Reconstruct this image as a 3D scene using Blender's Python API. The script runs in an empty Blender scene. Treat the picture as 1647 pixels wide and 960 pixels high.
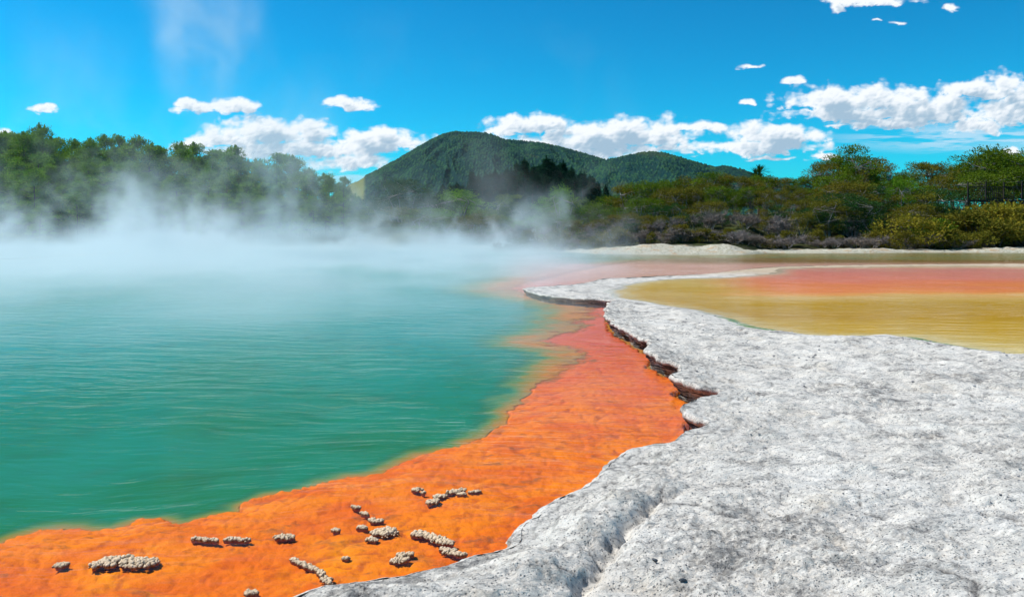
import bpy, math, random
import numpy as np
from mathutils import Vector
from mathutils.geometry import delaunay_2d_cdt

# ------------------------------------------------------------------ frame of reference
PW, PH, F, HZ, CAMZ = 1647.0, 960.0, 1293.0, 372.0, 2.0
rad = math.radians
SC = bpy.context.scene
COL = SC.collection
rng = np.random.default_rng(7)
random.seed(7)

def gp(px, py, z=0.0):
    """point on the plane at height z that is seen at photo pixel px, py"""
    y = F * (CAMZ - z) / (py - HZ)
    return ((px - PW / 2) / F * y, y)

def ax(px, y):
    return (px - PW / 2) / F * y

# ------------------------------------------------------------------ camera
cd = bpy.data.cameras.new('camera')
cam = bpy.data.objects.new('camera', cd)
COL.objects.link(cam)
cam.location = (0, 0, CAMZ)
cam.rotation_euler = (rad(90), 0, 0)
cd.sensor_width = 36
cd.lens = 36 * F / PW
cd.shift_y = (HZ - PH / 2) / PW
cd.clip_start = 0.05
cd.clip_end = 60000
SC.camera = cam

SUN_EL, SUN_AZ = 55.0, -78.0         # degrees; azimuth from the view direction, negative = left
SUN_STRENGTH = 5.0
SKY_STRENGTH = 0.12
# ------------------------------------------------------------------ render settings
vs = SC.view_settings
vs.view_transform = 'Standard'
vs.look = 'None'
vs.exposure = 0.12
vs.gamma = 1.0
vs.use_curve_mapping = False
cy = SC.cycles
cy.use_denoising = True
cy.max_bounces = 6
cy.diffuse_bounces = 2
cy.glossy_bounces = 2
cy.transmission_bounces = 2
cy.transparent_max_bounces = 12
cy.volume_bounces = 2
cy.volume_step_rate = 2.5
cy.volume_max_steps = 256
cy.use_adaptive_sampling = True
cy.adaptive_threshold = 0.02
cy.caustics_reflective = False
cy.caustics_refractive = False

# ------------------------------------------------------------------ node helper
class NT:
    def __init__(s, tree):
        s.t = tree; s.n = tree.nodes; s.l = tree.links
    def put(s, sock, v):
        if isinstance(v, bpy.types.NodeSocket): s.l.new(v, sock)
        elif v is not None:
            sock.default_value = v
    def node(s, typ, ins=None, **props):
        nd = s.n.new(typ)
        for k, v in props.items(): setattr(nd, k, v)
        for k, v in (ins or {}).items(): s.put(nd.inputs[k], v)
        return nd
    def m(s, op, a, b=None, c=None, clamp=False):
        nd = s.n.new('ShaderNodeMath'); nd.operation = op; nd.use_clamp = clamp
        s.put(nd.inputs[0], a); s.put(nd.inputs[1], b); s.put(nd.inputs[2], c)
        return nd.outputs[0]
    def vm(s, op, a, b=None, out=0):
        nd = s.n.new('ShaderNodeVectorMath'); nd.operation = op
        s.put(nd.inputs[0], a)
        if b is not None: s.put(nd.inputs[1], b)
        return nd.outputs['Value'] if out == 'Value' else nd.outputs[0]
    def smooth(s, v, lo, hi, a=0.0, b=1.0):
        nd = s.n.new('ShaderNodeMapRange'); nd.interpolation_type = 'SMOOTHSTEP'
        s.put(nd.inputs[0], v); nd.inputs[1].default_value = lo; nd.inputs[2].default_value = hi
        nd.inputs[3].default_value = a; nd.inputs[4].default_value = b
        return nd.outputs[0]
    def lin(s, v, lo, hi, a=0.0, b=1.0):
        nd = s.n.new('ShaderNodeMapRange')
        s.put(nd.inputs[0], v); nd.inputs[1].default_value = lo; nd.inputs[2].default_value = hi
        nd.inputs[3].default_value = a; nd.inputs[4].default_value = b
        return nd.outputs[0]
    def noise(s, vec, scale, detail=4.0, rough=0.55, dist=0.0, col=False):
        nd = s.n.new('ShaderNodeTexNoise')
        s.put(nd.inputs['Vector'], vec); nd.inputs['Scale'].default_value = scale
        nd.inputs['Detail'].default_value = detail; nd.inputs['Roughness'].default_value = rough
        nd.inputs['Distortion'].default_value = dist
        return nd.outputs[1 if col else 0]
    def mix(s, f, a, b, blend='MIX'):
        nd = s.n.new('ShaderNodeMix'); nd.data_type = 'RGBA'; nd.blend_type = blend
        s.put(nd.inputs[0], f)
        for i, v in ((6, a), (7, b)):
            if isinstance(v, tuple) and len(v) == 3: v = (*v, 1)
            s.put(nd.inputs[i], v)
        return nd.outputs[2]
    def xyz(s, x, y, z):
        nd = s.n.new('ShaderNodeCombineXYZ')
        s.put(nd.inputs[0], x); s.put(nd.inputs[1], y); s.put(nd.inputs[2], z)
        return nd.outputs[0]
    def scale(s, v, sc):
        return s.vm('MULTIPLY', v, tuple(sc))

# ------------------------------------------------------------------ world: sky and far clouds
world = bpy.data.worlds.new('World')
SC.world = world
world.use_nodes = True
wt = NT(world.node_tree)
wt.n.clear()

PUFFS = [  # photo pixel centre, half width, half height, weight
    (430, 216, 84, 24, 1), (366, 229, 58, 15, 1), (312, 236, 42, 9, .9), (485, 212, 42, 17, 1),
    (500, 244, 95, 16, 1), (612, 232, 60, 19, 1.05), (642, 234, 32, 15, 1), (560, 262, 95, 20, .62),
    (548, 226, 17, 5, .7), (430, 245, 110, 14, .9),
    (70, 177, 24, 7, .95), (82, 171, 12, 6, .9), (318, 178, 30, 7, 1.1), (350, 174, 24, 8, 1), (378, 173, 32, 10, 1.15), (298, 172, 11, 10, 1.1),
    (545, 166, 20, 8, 1), (568, 170, 28, 8, 1.1), (6, 211, 14, 5, .9),
    (858, 205, 52, 15, 1.1), (805, 215, 26, 7, .95), (990, 220, 100, 21, 1.15), (905, 233, 110, 15, 1.05),
    (1095, 206, 26, 8, 1), (1132, 205, 32, 8, 1.05), (1052, 216, 36, 12, 1), (945, 248, 100, 14, 1),
    (1240, 222, 66, 17, 1.1), (1160, 234, 50, 9, .95), (1218, 240, 96, 11, 1), (1272, 213, 40, 14, 1), (1252, 256, 40, 4, .7),
    (1330, 165, 56, 19, 1.1), (1418, 163, 56, 19, 1.15), (1380, 186, 88, 13, 1.1), (1492, 184, 64, 22, 1.15),
    (1425, 199, 92, 9, .95), (1462, 151, 20, 7, .95), (1344, 204, 26, 4, .75),
    (1562, 148, 44, 13, 1.1), (1618, 146, 26, 20, 1), (1622, 186, 62, 19, 1.1), (1572, 204, 44, 14, .85), (1650, 165, 32, 22, 1.1), (1690, 180, 60, 30, 1.1),
    (1410, 2, 58, 8, 1), (1348, 14, 12, 12, .6), (1445, 37, 15, 4, .6), (1411, 33, 7, 3, .6), (1532, 12, 8, 6, .8),
    (1215, 107, 18, 3.5, .8), (1273, 132, 19, 6, 1.1), (1200, 166, 12, 3.5, .8), (1330, 253, 20, 6, .85),
    (1620, 250, 18, 8, 1),
]
sky = wt.node('ShaderNodeTexSky')
sky.sky_type = 'NISHITA'
sky.sun_disc = False
sky.sun_elevation = rad(SUN_EL)
sky.sun_rotation = rad(SUN_AZ)
sky.altitude = 400
sky.air_density = 1.0
sky.dust_density = 0.35
sky.ozone_density = 3.0
skg = wt.node('ShaderNodeGamma', {0: wt.vm('MULTIPLY', sky.outputs[0], (SKY_STRENGTH,) * 3), 1: 1.40}).outputs[0]
skc = wt.vm('MULTIPLY', skg, (.05, 1.10, 1.24))
bg = wt.node('ShaderNodeBackground', {'Color': skc, 'Strength': 1.0})
wo = wt.node('ShaderNodeOutputWorld', {0: bg.outputs[0]})

sd = bpy.data.lights.new('sun', 'SUN')
sun = bpy.data.objects.new('sun', sd)
COL.objects.link(sun)
sd.energy = SUN_STRENGTH
sd.angle = rad(0.53)
sd.color = (1.0, .955, .89)
sv = Vector((math.sin(rad(SUN_AZ)) * math.cos(rad(SUN_EL)), math.cos(rad(SUN_AZ)) * math.cos(rad(SUN_EL)), math.sin(rad(SUN_EL))))
sun.rotation_euler = sv.to_track_quat('Z', 'Y').to_euler()
sun.location = (-30, 30, 60)

# ------------------------------------------------------------------ numpy noise
_perm = np.random.default_rng(3).permutation(512)
_gang = np.random.default_rng(5).random(512) * 2 * np.pi
_gx, _gy = np.cos(_gang), np.sin(_gang)
def perlin(x, y, seed=0):
    x = np.asarray(x, float) + seed * 17.37; y = np.asarray(y, float) + seed * 9.71
    xi = np.floor(x).astype(np.int64); yi = np.floor(y).astype(np.int64)
    xf = x - xi; yf = y - yi
    def g(ix, iy, dx, dy):
        h = _perm[(_perm[ix & 511] + iy) & 511]
        return _gx[h] * dx + _gy[h] * dy
    u = xf * xf * xf * (xf * (xf * 6 - 15) + 10); v = yf * yf * yf * (yf * (yf * 6 - 15) + 10)
    a = g(xi, yi, xf, yf); b = g(xi + 1, yi, xf - 1, yf)
    c = g(xi, yi + 1, xf, yf - 1); d = g(xi + 1, yi + 1, xf - 1, yf - 1)
    return ((a + (b - a) * u) * (1 - v) + (c + (d - c) * u) * v) * 1.5
def fbm(x, y, octv=4, seed=0, gain=.5, lac=2.03):
    s = 0; a = 1.0
    for o in range(octv):
        s = s + a * perlin(x * lac ** o, y * lac ** o, seed + o); a *= gain
    return s
def worley(x, y, seed=0):
    x = np.asarray(x, float); y = np.asarray(y, float)
    xi = np.floor(x).astype(np.int64); yi = np.floor(y).astype(np.int64)
    f1 = np.full(x.shape, 9.0); f2 = f1.copy(); idv = np.zeros(x.shape)
    r1 = np.random.default_rng(seed + 11).random(512); r2 = np.random.default_rng(seed + 12).random(512)
    for i in (-1, 0, 1):
        for j in (-1, 0, 1):
            h = _perm[(_perm[(xi + i) & 511] + yi + j) & 511]
            dx = xi + i + .12 + .76 * r1[h] - x; dy = yi + j + .12 + .76 * r2[h] - y
            d = np.hypot(dx, dy)
            nf = d < f1
            f2 = np.where(nf, f1, np.minimum(f2, d)); idv = np.where(nf, h / 512.0, idv); f1 = np.where(nf, d, f1)
    return f1, f2, idv
def sstep(a, b, x):
    t = np.clip((x - a) / (b - a), 0, 1); return t * t * (3 - 2 * t)
def seg_dist(x, y, poly, closed=False):
    """distance to a polyline, and nearest index+fraction"""
    poly = np.asarray(poly, float)
    A = poly; B = np.roll(poly, -1, 0)
    if not closed: A, B = A[:-1], B[:-1]
    best = np.full(x.shape, 1e9); par = np.zeros(x.shape)
    for i in range(len(A)):
        ex, ey = B[i] - A[i]; L = ex * ex + ey * ey + 1e-12
        t = np.clip(((x - A[i, 0]) * ex + (y - A[i, 1]) * ey) / L, 0, 1)
        d = np.hypot(x - A[i, 0] - t * ex, y - A[i, 1] - t * ey)
        m = d < best
        best = np.where(m, d, best); par = np.where(m, i + t, par)
    return best, par
def inside(x, y, poly):
    poly = np.asarray(poly, float); c = np.zeros(x.shape, bool); n = len(poly)
    for i in range(n):
        x1, y1 = poly[i]; x2, y2 = poly[(i + 1) % n]
        if y1 == y2: continue
        m = (y1 > y) != (y2 > y)
        c ^= m & (x < (x2 - x1) * (y - y1) / (y2 - y1) + x1)
    return c

# ------------------------------------------------------------------ object helpers
def props(o, label=None, cat=None, group=None, kind=None):
    if label: o['label'] = label
    if cat: o['category'] = cat
    if group: o['group'] = group
    if kind: o['kind'] = kind
    return o
def mesh_obj(name, V, Fc, mat, parent=None, smooth=False, attrs=None, cattrs=None):
    V = np.asarray(V, np.float32); Fc = np.asarray(Fc, np.int32)
    me = bpy.data.meshes.new(name)
    k = Fc.shape[1]
    me.vertices.add(len(V)); me.vertices.foreach_set('co', V.ravel())
    me.loops.add(Fc.size); me.loops.foreach_set('vertex_index', Fc.ravel())
    me.polygons.add(len(Fc)); me.polygons.foreach_set('loop_start', np.arange(0, Fc.size, k, dtype=np.int32))
    me.update(calc_edges=True)
    me.validate(verbose=False)
    me.polygons.foreach_set('use_smooth', np.full(len(me.polygons), smooth))
    for n, a in (attrs or {}).items():
        at = me.attributes.new(n, 'FLOAT', 'POINT'); at.data.foreach_set('value', np.asarray(a, np.float32).ravel())
    for n, a in (cattrs or {}).items():
        at = me.attributes.new(n, 'FLOAT_COLOR', 'POINT')
        a = np.concatenate([a, np.ones((len(a), 1))], 1).astype(np.float32); at.data.foreach_set('color', a.ravel())
    me.materials.append(mat)
    o = bpy.data.objects.new(name, me); COL.objects.link(o)
    if parent is not None: o.parent = parent
    return o
def empty(name, loc=(0, 0, 0)):
    o = bpy.data.objects.new(name, None); COL.objects.link(o); o.location = loc
    o.empty_display_size = .2
    return o
def dup(root, loc, rz=0, sc=(1, 1, 1)):
    r = root.copy(); COL.objects.link(r); r.location = loc; r.rotation_euler = (0, 0, rz); r.scale = sc
    for ch in list(root.children):
        c = ch.copy(); COL.objects.link(c); c.parent = r
        for g in ch.children:
            q = g.copy(); COL.objects.link(q); q.parent = c
    return r
class MB:
    def __init__(s): s.V = []; s.F = []; s.n = 0
    def add(s, V, Fc):
        V = np.asarray(V, float); s.V.append(V); s.F.append(np.asarray(Fc, int) + s.n); s.n += len(V)
    def box(s, c, d):
        c = np.asarray(c, float); h = np.asarray(d, float) / 2
        v = [c + h * np.array(k) for k in ((-1, -1, -1), (1, -1, -1), (1, 1, -1), (-1, 1, -1), (-1, -1, 1), (1, -1, 1), (1, 1, 1), (-1, 1, 1))]
        s.add(v, [(0, 3, 2, 1), (4, 5, 6, 7), (0, 1, 5, 4), (1, 2, 6, 5), (2, 3, 7, 6), (3, 0, 4, 7)])
    def tube(s, pts, rr, k=6):
        pts = np.asarray(pts, float); n = len(pts)
        T = np.gradient(pts, axis=0); T /= np.linalg.norm(T, axis=1)[:, None] + 1e-9
        up = np.array([0, 0, 1.0]) if abs(T[0, 2]) < .9 else np.array([1.0, 0, 0])
        X = np.cross(T, up); X /= np.linalg.norm(X, axis=1)[:, None] + 1e-9
        Y = np.cross(T, X)
        a = np.arange(k) * 2 * np.pi / k
        V = pts[:, None] + np.asarray(rr)[:, None, None] * (X[:, None] * np.cos(a)[None, :, None] + Y[:, None] * np.sin(a)[None, :, None])
        Fc = []
        for i in range(n - 1):
            for j in range(k):
                Fc.append((i * k + j, i * k + (j + 1) % k, (i + 1) * k + (j + 1) % k, (i + 1) * k + j))
        s.add(V.reshape(-1, 3), Fc)
    def obj(s, name, mat, parent=None, smooth=False, **kw):
        return mesh_obj(name, np.concatenate(s.V), np.concatenate(s.F), mat, parent, smooth, **kw)

def new_mat(name):
    m = bpy.data.materials.new(name); m.use_nodes = True
    t = NT(m.node_tree); t.n.clear()
    out = t.node('ShaderNodeOutputMaterial')
    return m, t, out
def attr(t, name, color=False):
    nd = t.node('ShaderNodeAttribute', attribute_name=name)
    return nd.outputs['Color' if color else 'Fac']
def principled(t, out, color, rough=.8, bump=None, spec=.3, bstr=1.0, bdist=1.0):
    b = t.node('ShaderNodeBsdfPrincipled')
    t.put(b.inputs['Base Color'], (*color, 1) if isinstance(color, tuple) and len(color) == 3 else color)
    t.put(b.inputs['Roughness'], rough)
    b.inputs['Specular IOR Level'].default_value = spec
    if bump is not None:
        bn = t.node('ShaderNodeBump', {'Strength': bstr, 'Distance': bdist, 'Height': bump})
        t.l.new(bn.outputs[0], b.inputs['Normal'])
    t.l.new(b.outputs[0], out.inputs[0])
    return b

# ================================================================== THE LIE OF THE LAND
# terrace rim traced in the photograph (px, py, height of the rim)
RIM = [(200, 1150, .05), (330, 1010, .05), (470, 960, .05), (535, 940, .05), (600, 931, .05), (660, 924, .05), (705, 912, .05), (760, 896, .06), (800, 886, .06),
       (832, 873, .06), (839, 848, .07), (868, 828, .07), (880, 812, .07), (918, 796, .07), (958, 777, .08), (966, 765, .09),
       (980, 745, .09), (1020, 722, .09), (1052, 713, .09), (1076, 711, .1), (1092, 703, .12), (1102, 694, .14), (1132, 684, .16), (1142, 676, .18),
       (1122, 669, .19), (1099, 658, .19), (1100, 650, .2), (1122, 640, .19), (1150, 633, .18), (1163, 627, .18), (1140, 622, .19),
       (1112, 616, .2), (1088, 608, .2), (1084, 602, .2), (1098, 592, .2), (1094, 586, .19),
       (1062, 575, .19), (1044, 565, .2), (1040, 556, .2), (1046, 547, .19), (1030, 540, .18), (1014, 534, .18), (998, 524, .18), (980, 511, .2), (976, 498, .2),
       (980, 487, .19), (988, 482, .16), (968, 481, .14), (930, 479, .14), (885, 475, .14), (858, 470, .14), (845, 465, .14),
       (852, 462, .12), (880, 460, .10), (915, 458, .09), (942, 455, .08), (965, 449, .06), (985, 447, .05), (1010, 446.5, .05), (1060, 444, .04), (1130, 441, .03),
       (1170, 437, .02), (1210, 432, .02), (1260, 428.5, .02), (1330, 427, .02), (1400, 426, .02), (1480, 425, .02), (1560, 424.5, .02), (1650, 425, .02), (1760, 426, .02)]
RIMW = np.array([(*gp(a, b, c), c) for a, b, c in RIM])
# refine the rim with fractal jitter
def refine(R, spacing):
    out = []
    for i in range(len(R) - 1):
        p0 = R[max(i - 1, 0)]; p1 = R[i]; p2 = R[i + 1]; p3 = R[min(i + 2, len(R) - 1)]
        d = np.linalg.norm(p2[:2] - p1[:2]); dist = np.hypot(*((p1 + p2) / 2)[:2])
        n = max(1, int(d / (spacing * dist)))
        for k in range(n):
            t = k / n
            cat = .5 * ((2 * p1) + (-p0 + p2) * t + (2 * p0 - 5 * p1 + 4 * p2 - p3) * t * t + (-p0 + 3 * p1 - 3 * p2 + p3) * t ** 3)
            out.append(cat * .45 + (p1 + (p2 - p1) * t) * .55)
    out.append(R[-1])
    return np.array(out)
RF = refine(RIMW, .004)
sx = np.concatenate([[0], np.cumsum(np.hypot(*np.diff(RF[:, :2], axis=0).T))])
dd = np.hypot(RF[:, 0], RF[:, 1])
tg = np.gradient(RF[:, :2], axis=0); tg /= np.linalg.norm(tg, axis=1)[:, None] + 1e-9
nrm = np.stack([-tg[:, 1], tg[:, 0]], 1)            # outward, towards the deep pool
jit = (fbm(sx * 2.2, 0 * sx, 5, 21, .6) * .05 + fbm(sx * 9, 0 * sx + 3, 3, 22, .6) * .016) * np.clip(dd / 9, .5, 1.6)
RF[:, :2] += nrm * jit[:, None]
RF[:, 2] += fbm(sx * 1.7, sx * 0 + 5, 3, 23) * .012
far_end = RF[-1]
TERR_POLY = np.concatenate([RF[:, :2], [(70, far_end[1]), (70, -30), (-40, -30), (-14, -8), (-6, -1.0), (-3.6, 1.2)]])
# keep a coarse copy for quick distance tests
RIMC = RF[::6]

# right-hand shallow basin
POOL = [(988, 471), (1000, 478), (1060, 488), (1120, 498), (1180, 512), (1202, 523), (1250, 531), (1300, 537), (1345, 542), (1390, 540), (1430, 541), (1470, 541),
        (1500, 549), (1540, 556), (1600, 566), (1640, 571), (1720, 580), (1900, 590), (2400, 600), (2700, 430), (1650, 428.5), (1560, 427.5), (1480, 428), (1400, 429), (1330, 430), (1290, 431), (1262, 433),
        (1252, 440), (1180, 446), (1100, 448), (1040, 452), (1012, 459)]
POOLW = np.array([gp(a, b, 0) for a, b in POOL])
# edge of the orange shelf, outside it the pool is deep
SHELF = [(-500, 960), (-300, 905), (-150, 892), (-60, 893), (0, 881), (25, 872), (50, 862), (62, 857), (100, 855), (140, 857), (152, 862), (188, 858), (222, 845), (256, 841), (285, 849), (305, 850),
         (322, 840), (352, 833), (382, 828), (386, 820), (430, 803), (482, 793), (520, 783), (575, 773), (622, 768), (632, 758), (642, 751),
         (680, 738), (735, 725), (782, 706), (815, 684), (834, 658), (842, 645), (862, 630), (878, 610), (888, 598), (902, 588), (912, 577), (904, 566),
         (872, 559), (838, 554), (850, 546), (884, 538), (906, 524), (914, 514), (922, 503), (915, 494), (880, 484), (850, 479), (810, 471), (792, 465), (806, 459), (850, 449), (900, 438), (950, 428), (1010, 420), (1060, 417),
         (1120, 415), (1200, 415), (1300, 416), (1500, 419), (1760, 418)]
SHELFW = np.array([gp(a, b, -.12) for a, b in SHELF])
SHELF_POLY = np.concatenate([SHELFW, [(80, SHELFW[-1][1]), (80, -40), (-60, -40), (-20, -5)]])
RIDGE = np.array([gp(*p, .12) for p in ((1150, 775), (1092, 790), (1060, 806), (1030, 826), (1000, 856), (978, 888), (955, 915), (942, 940), (915, 975), (880, 1040), (820, 1150))])

def bed_height(x, y):
    d, _ = seg_dist(x, y, SHELFW)
    ins = inside(x, y, SHELF_POLY)
    s = np.where(ins, d, -d)
    r = np.hypot(x, y)
    w = np.clip(r / 8, .6, 3)
    s = s + w * (.05 * fbm(x * 2.1, y * 2.1, 3, 4) + .03 * perlin(x * 6, y * 6, 9))
    wx = x + .12 * perlin(x * 3, y * 3, 31); wy = y + .12 * perlin(x * 3, y * 3, 32)
    f1, f2, idv = worley(wx * 3.1, wy * 4.4, 1)
    g1, g2, idg = worley(wx * 7.5, wy * 10, 2)
    pil = sstep(.0, .42, f2 - f1) * (.35 + .65 * idv); pil2 = sstep(0, .4, g2 - g1) * (.3 + .7 * idg)
    patch = sstep(-.25, .35, fbm(x * .9, y * .9, 2, 41))
    z = -.036 + .022 * pil * (.3 + .7 * patch) + .012 * pil2 * (.4 + .6 * (1 - patch)) + .016 * fbm(x * 1.1, y * 1.1, 3, 14) + .006 * fbm(x * 12, y * 16, 3, 15) - .05 * sstep(8, 14, y)
    z = np.minimum(z, -.009)
    bed_height.crack = np.maximum(sstep(.16, .02, f2 - f1) * sstep(-.1, .5, patch), .8 * sstep(.12, .02, g2 - g1) * sstep(.0, .35, fbm(x * 1.6, y * 2.2, 3, 43)))
    edge = np.clip(s, 0, 2)
    z = z - .055 * (1 - sstep(0, .40 + .06 * np.clip(r - 6, 0, 20), edge))
    wd = .14 + .11 * np.clip(r - 6.5, 0, 22)
    deep = np.clip(-s / wd, 0, 1)
    deep = deep * (1 - .35 * sstep(7, 12, r) * (1 - deep))
    z = z * (1 - deep) + deep * (-.5 - .9 * sstep(0, 5, -s))
    return z, s

def basin_sd(x, y):
    d, _ = seg_dist(x, y, POOLW, True)
    s = np.where(inside(x, y, POOLW), d, -d)
    return s + .10 * np.clip(y / 15, .6, 2.5) * fbm(x * .9, y * .6, 3, 61)

def terr_height(x, y, want=False):
    dr, par = seg_dist(x, y, RIMC[:, :2])
    i0 = np.clip(par.astype(int), 0, len(RIMC) - 2); fr = par - i0
    rz = RIMC[i0, 2] * (1 - fr) + RIMC[i0 + 1, 2] * fr
    b = basin_sd(x, y)
    r = np.hypot(x, y)
    base = .125 + .03 * fbm(x * .35, y * .35, 3, 51)
    base = base + .05 * sstep(1.0, .15, dr) * sstep(.1, .5, dr) * sstep(11, 7, y)     # rounded shoulder of the near slab
    # raised slab on the left of the ridge line, dropping to the lower plate
    dl, lp = seg_dist(x, y, RIDGE)
    i1 = np.clip(lp.astype(int), 0, len(RIDGE) - 2)
    ex = RIDGE[i1 + 1, 0] - RIDGE[i1, 0]; ey = RIDGE[i1 + 1, 1] - RIDGE[i1, 1]
    side = (x - RIDGE[i1, 0]) * ey - (y - RIDGE[i1, 1]) * ex
    sd_ = np.where(side < 0, 1, -1) * dl                      # >0 on the plate side
    fade = sstep(0, 2.2, lp)
    jg = .05 * fbm(x * 3, y * 3, 3, 71)
    base = base + fade * .10 * sstep(.05, -.40, sd_ + jg) - fade * .075 * np.exp(-((sd_ + jg - .0) / .05) ** 2)
    # layered, pitted relief
    rough = sstep(-.2, .5, fbm(x * .55 + 3, y * .55, 3, 52))
    n1 = fbm(x * 2.2, y * 2.8, 5, 53, .55)
    wx = x + .3 * perlin(x * 1.7, y * 1.7, 57); wy = y + .3 * perlin(x * 1.7, y * 1.7, 58)
    f1, f2, _i = worley(wx * 5, wy * 7, 5)
    st = (n1 * 2.2) % 1.0
    terraces = np.floor(n1 * 2.2) / 2.2 + sstep(.75, 1, st) / 2.2
    rel = .028 * terraces + .012 * n1 + rough * (.017 * fbm(x * 9, y * 11, 3, 54, .65) - .010 * sstep(.12, 0, f2 - f1))
    near_edge = sstep(0, .25, dr)
    ww = dr + .10 * fbm(x * 2.2, y * 2.2, 3, 59); stp = ww * 8
    lay = (np.floor(stp) + sstep(.7, 1, stp % 1) - stp) / 8
    rel = rel + .22 * lay * sstep(1.1, .2, dr) * sstep(.02, .10, dr)
    q1, q2, _q = worley(wx * 1.15 + 7, wy * 1.5, 6)
    cr_ = sstep(.030, .0, (q2 - q1)) * sstep(-.05, .25, fbm(x * .5, y * .5, 2, 60)) * sstep(-.1, -.4, b)
    terr_height.crack = np.maximum(cr_, sstep(.55, .98, stp % 1) * sstep(1.0, .15, dr) * .7)
    rel = rel - .014 * cr_
    z = rz + (base - rz) * sstep(0, .55 + .02 * r, dr) + rel * (.25 + .75 * near_edge) * sstep(.8, -1.5, b)
    # towards the basin the plate sinks below the water
    k = np.clip(y / 16, .7, 2.2)
    below = -.015 - .07 * sstep(0, 3, b) + .012 * fbm(x * 1.2, y * .5, 3, 55)
    shore = sstep(-1.1, .12, b / k)
    z = z * (1 - shore) + below * shore
    z = np.where(dr < .002, rz, z)
    if want: return z, b, dr, rough
    return z

# ================================================================== MATERIALS of the setting
# -- sinter rock of the terrace
M_ROCK, t, out = new_mat('sinter_rock')
geo = t.node('ShaderNodeNewGeometry'); pos = geo.outputs['Position']
bs = attr(t, 'basin'); dri = attr(t, 'rimd'); rgh = attr(t, 'rough'); alg = attr(t, 'algae')
tint = attr(t, 'tint', True); tf = attr(t, 'tintf'); wallf = attr(t, 'wall')
big = t.noise(pos, .55, 5, .6, .4); mid = t.noise(t.scale(pos, (1, 1.5, 1)), 3.2, 6, .65, .3); fine = t.noise(pos, 26, 5, .7); grit = t.noise(pos, 110, 3, .7)
v = t.m('ADD', t.m('MULTIPLY', mid, .55), t.m('MULTIPLY', fine, .45))
dark = t.smooth(t.m('ADD', t.m('MULTIPLY', rgh, .055), v), .47, .68)
c = t.mix(dark, (.74, .69, .61), (.21, .198, .182))
c = t.mix(t.m('MULTIPLY', t.smooth(big, .50, .68), .40), c, (.80, .77, .71))
c = t.mix(t.m('MULTIPLY', t.smooth(t.noise(pos, 1.3, 5, .6), .56, .70), .45), c, (.62, .53, .41))
spk = t.smooth(grit, .60, .72)
crk = t.noise(t.scale(t.node('ShaderNodeVectorRotate', {'Vector': pos, 'Angle': rad(-24)}, rotation_type='Z_AXIS').outputs[0], (1.6, 6.5, 1)), 3.0, 7, .72, .8)
c = t.mix(t.m('MULTIPLY', t.smooth(crk, .55, .66), .62), c, (.16, .155, .15))
c = t.mix(t.m('MULTIPLY', attr(t, 'crack'), t.smooth(fine, .25, .55, .45, .95)), c, (.085, .082, .080))
c = t.mix(t.m('MULTIPLY', t.smooth(t.noise(t.scale(pos, (1, 1.8, 1)), .9, 6, .62, .8), .60, .64), .55), c, (.82, .78, .70))
c = t.mix(t.m('MULTIPLY', spk, .65), c, (.10, .10, .105))
vor = t.node('ShaderNodeTexVoronoi', {'Vector': pos, 'Scale': 42.0}, feature='F1')
pits = t.smooth(t.m('ADD', vor.outputs[0], t.m('MULTIPLY', fine, -.25)), .16, .04)
c = t.mix(t.m('MULTIPLY', pits, .7), c, (.07, .07, .075))
stk = t.noise(t.scale(pos, (.5, 2.6, 1)), 1.6, 6, .68, .5)
tint = t.mix(t.m('MULTIPLY', t.smooth(stk, .52, .70), .45), tint, t.mix(1.0, tint, (.62, .55, .40), 'MULTIPLY'))
tint = t.mix(t.m('MULTIPLY', t.smooth(stk, .44, .30), .35), tint, (.84, .62, .30))
c = t.mix(t.m('MULTIPLY', tf, 1.0), c, tint)
algn = t.smooth(t.m('ADD', alg, t.m('MULTIPLY', t.noise(pos, 4, 4, .6), .9)), .95, 1.25)
c = t.mix(algn, c, (.13, .24, .03))
# under-edge of the ledges: black stain and painted undercut shade, pale line at the water
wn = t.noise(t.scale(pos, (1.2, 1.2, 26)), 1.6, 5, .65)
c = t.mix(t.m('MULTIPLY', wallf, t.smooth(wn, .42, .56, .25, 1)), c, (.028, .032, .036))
hgt = t.m('ADD', t.m('ADD', t.m('MULTIPLY', t.m('SUBTRACT', mid, t.m('MULTIPLY', crk, .9)), .05), t.m('MULTIPLY', fine, .020)), t.m('SUBTRACT', t.m('MULTIPLY', grit, .006), t.m('MULTIPLY', pits, .008)))
principled(t, out, c, .9, hgt, .2, .8, 1.0)

# -- orange microbial bed
M_BED, t, out = new_mat('orange_mineral_bed')
geo = t.node('ShaderNodeNewGeometry'); pos = geo.outputs['Position']
n1 = t.noise(pos, 1.4, 5, .6, .5); n2 = t.noise(pos, 9, 5, .65); n3 = t.noise(t.scale(pos, (1, 2, 1)), 3.3, 6, .65, .6)
c = t.mix(t.smooth(n1, .35, .65), (.82, .205, .001), (.70, .125, .002))
c = t.mix(t.m('MULTIPLY', t.smooth(n2, .50, .72), .6), c, (.46, .065, .006))
c = t.mix(t.m('MULTIPLY', t.smooth(n3, .54, .70), .75), c, (.25, .085, .025))
c = t.mix(t.m('MULTIPLY', t.smooth(t.noise(pos, .8, 5, .65, 1.0), .56, .68), .5), c, (.90, .30, .004))
c = t.mix(t.m('MULTIPLY', t.m('MULTIPLY', attr(t, 'crack'), t.smooth(n2, .35, .6)), .75), c, (.42, .075, .012))
deepf = attr(t, 'deep')
c = t.mix(t.m('MULTIPLY', t.smooth(attr(t, 'far'), .1, 1.0), .85), c, (.56, .085, .040))
c = t.mix(attr(t, 'pale'), c, (.56, .36, .29))
c = t.mix(deepf, c, (.30, .30, .08))
c = t.mix(attr(t, 'brown'), c, (.20, .12, .03))
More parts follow.
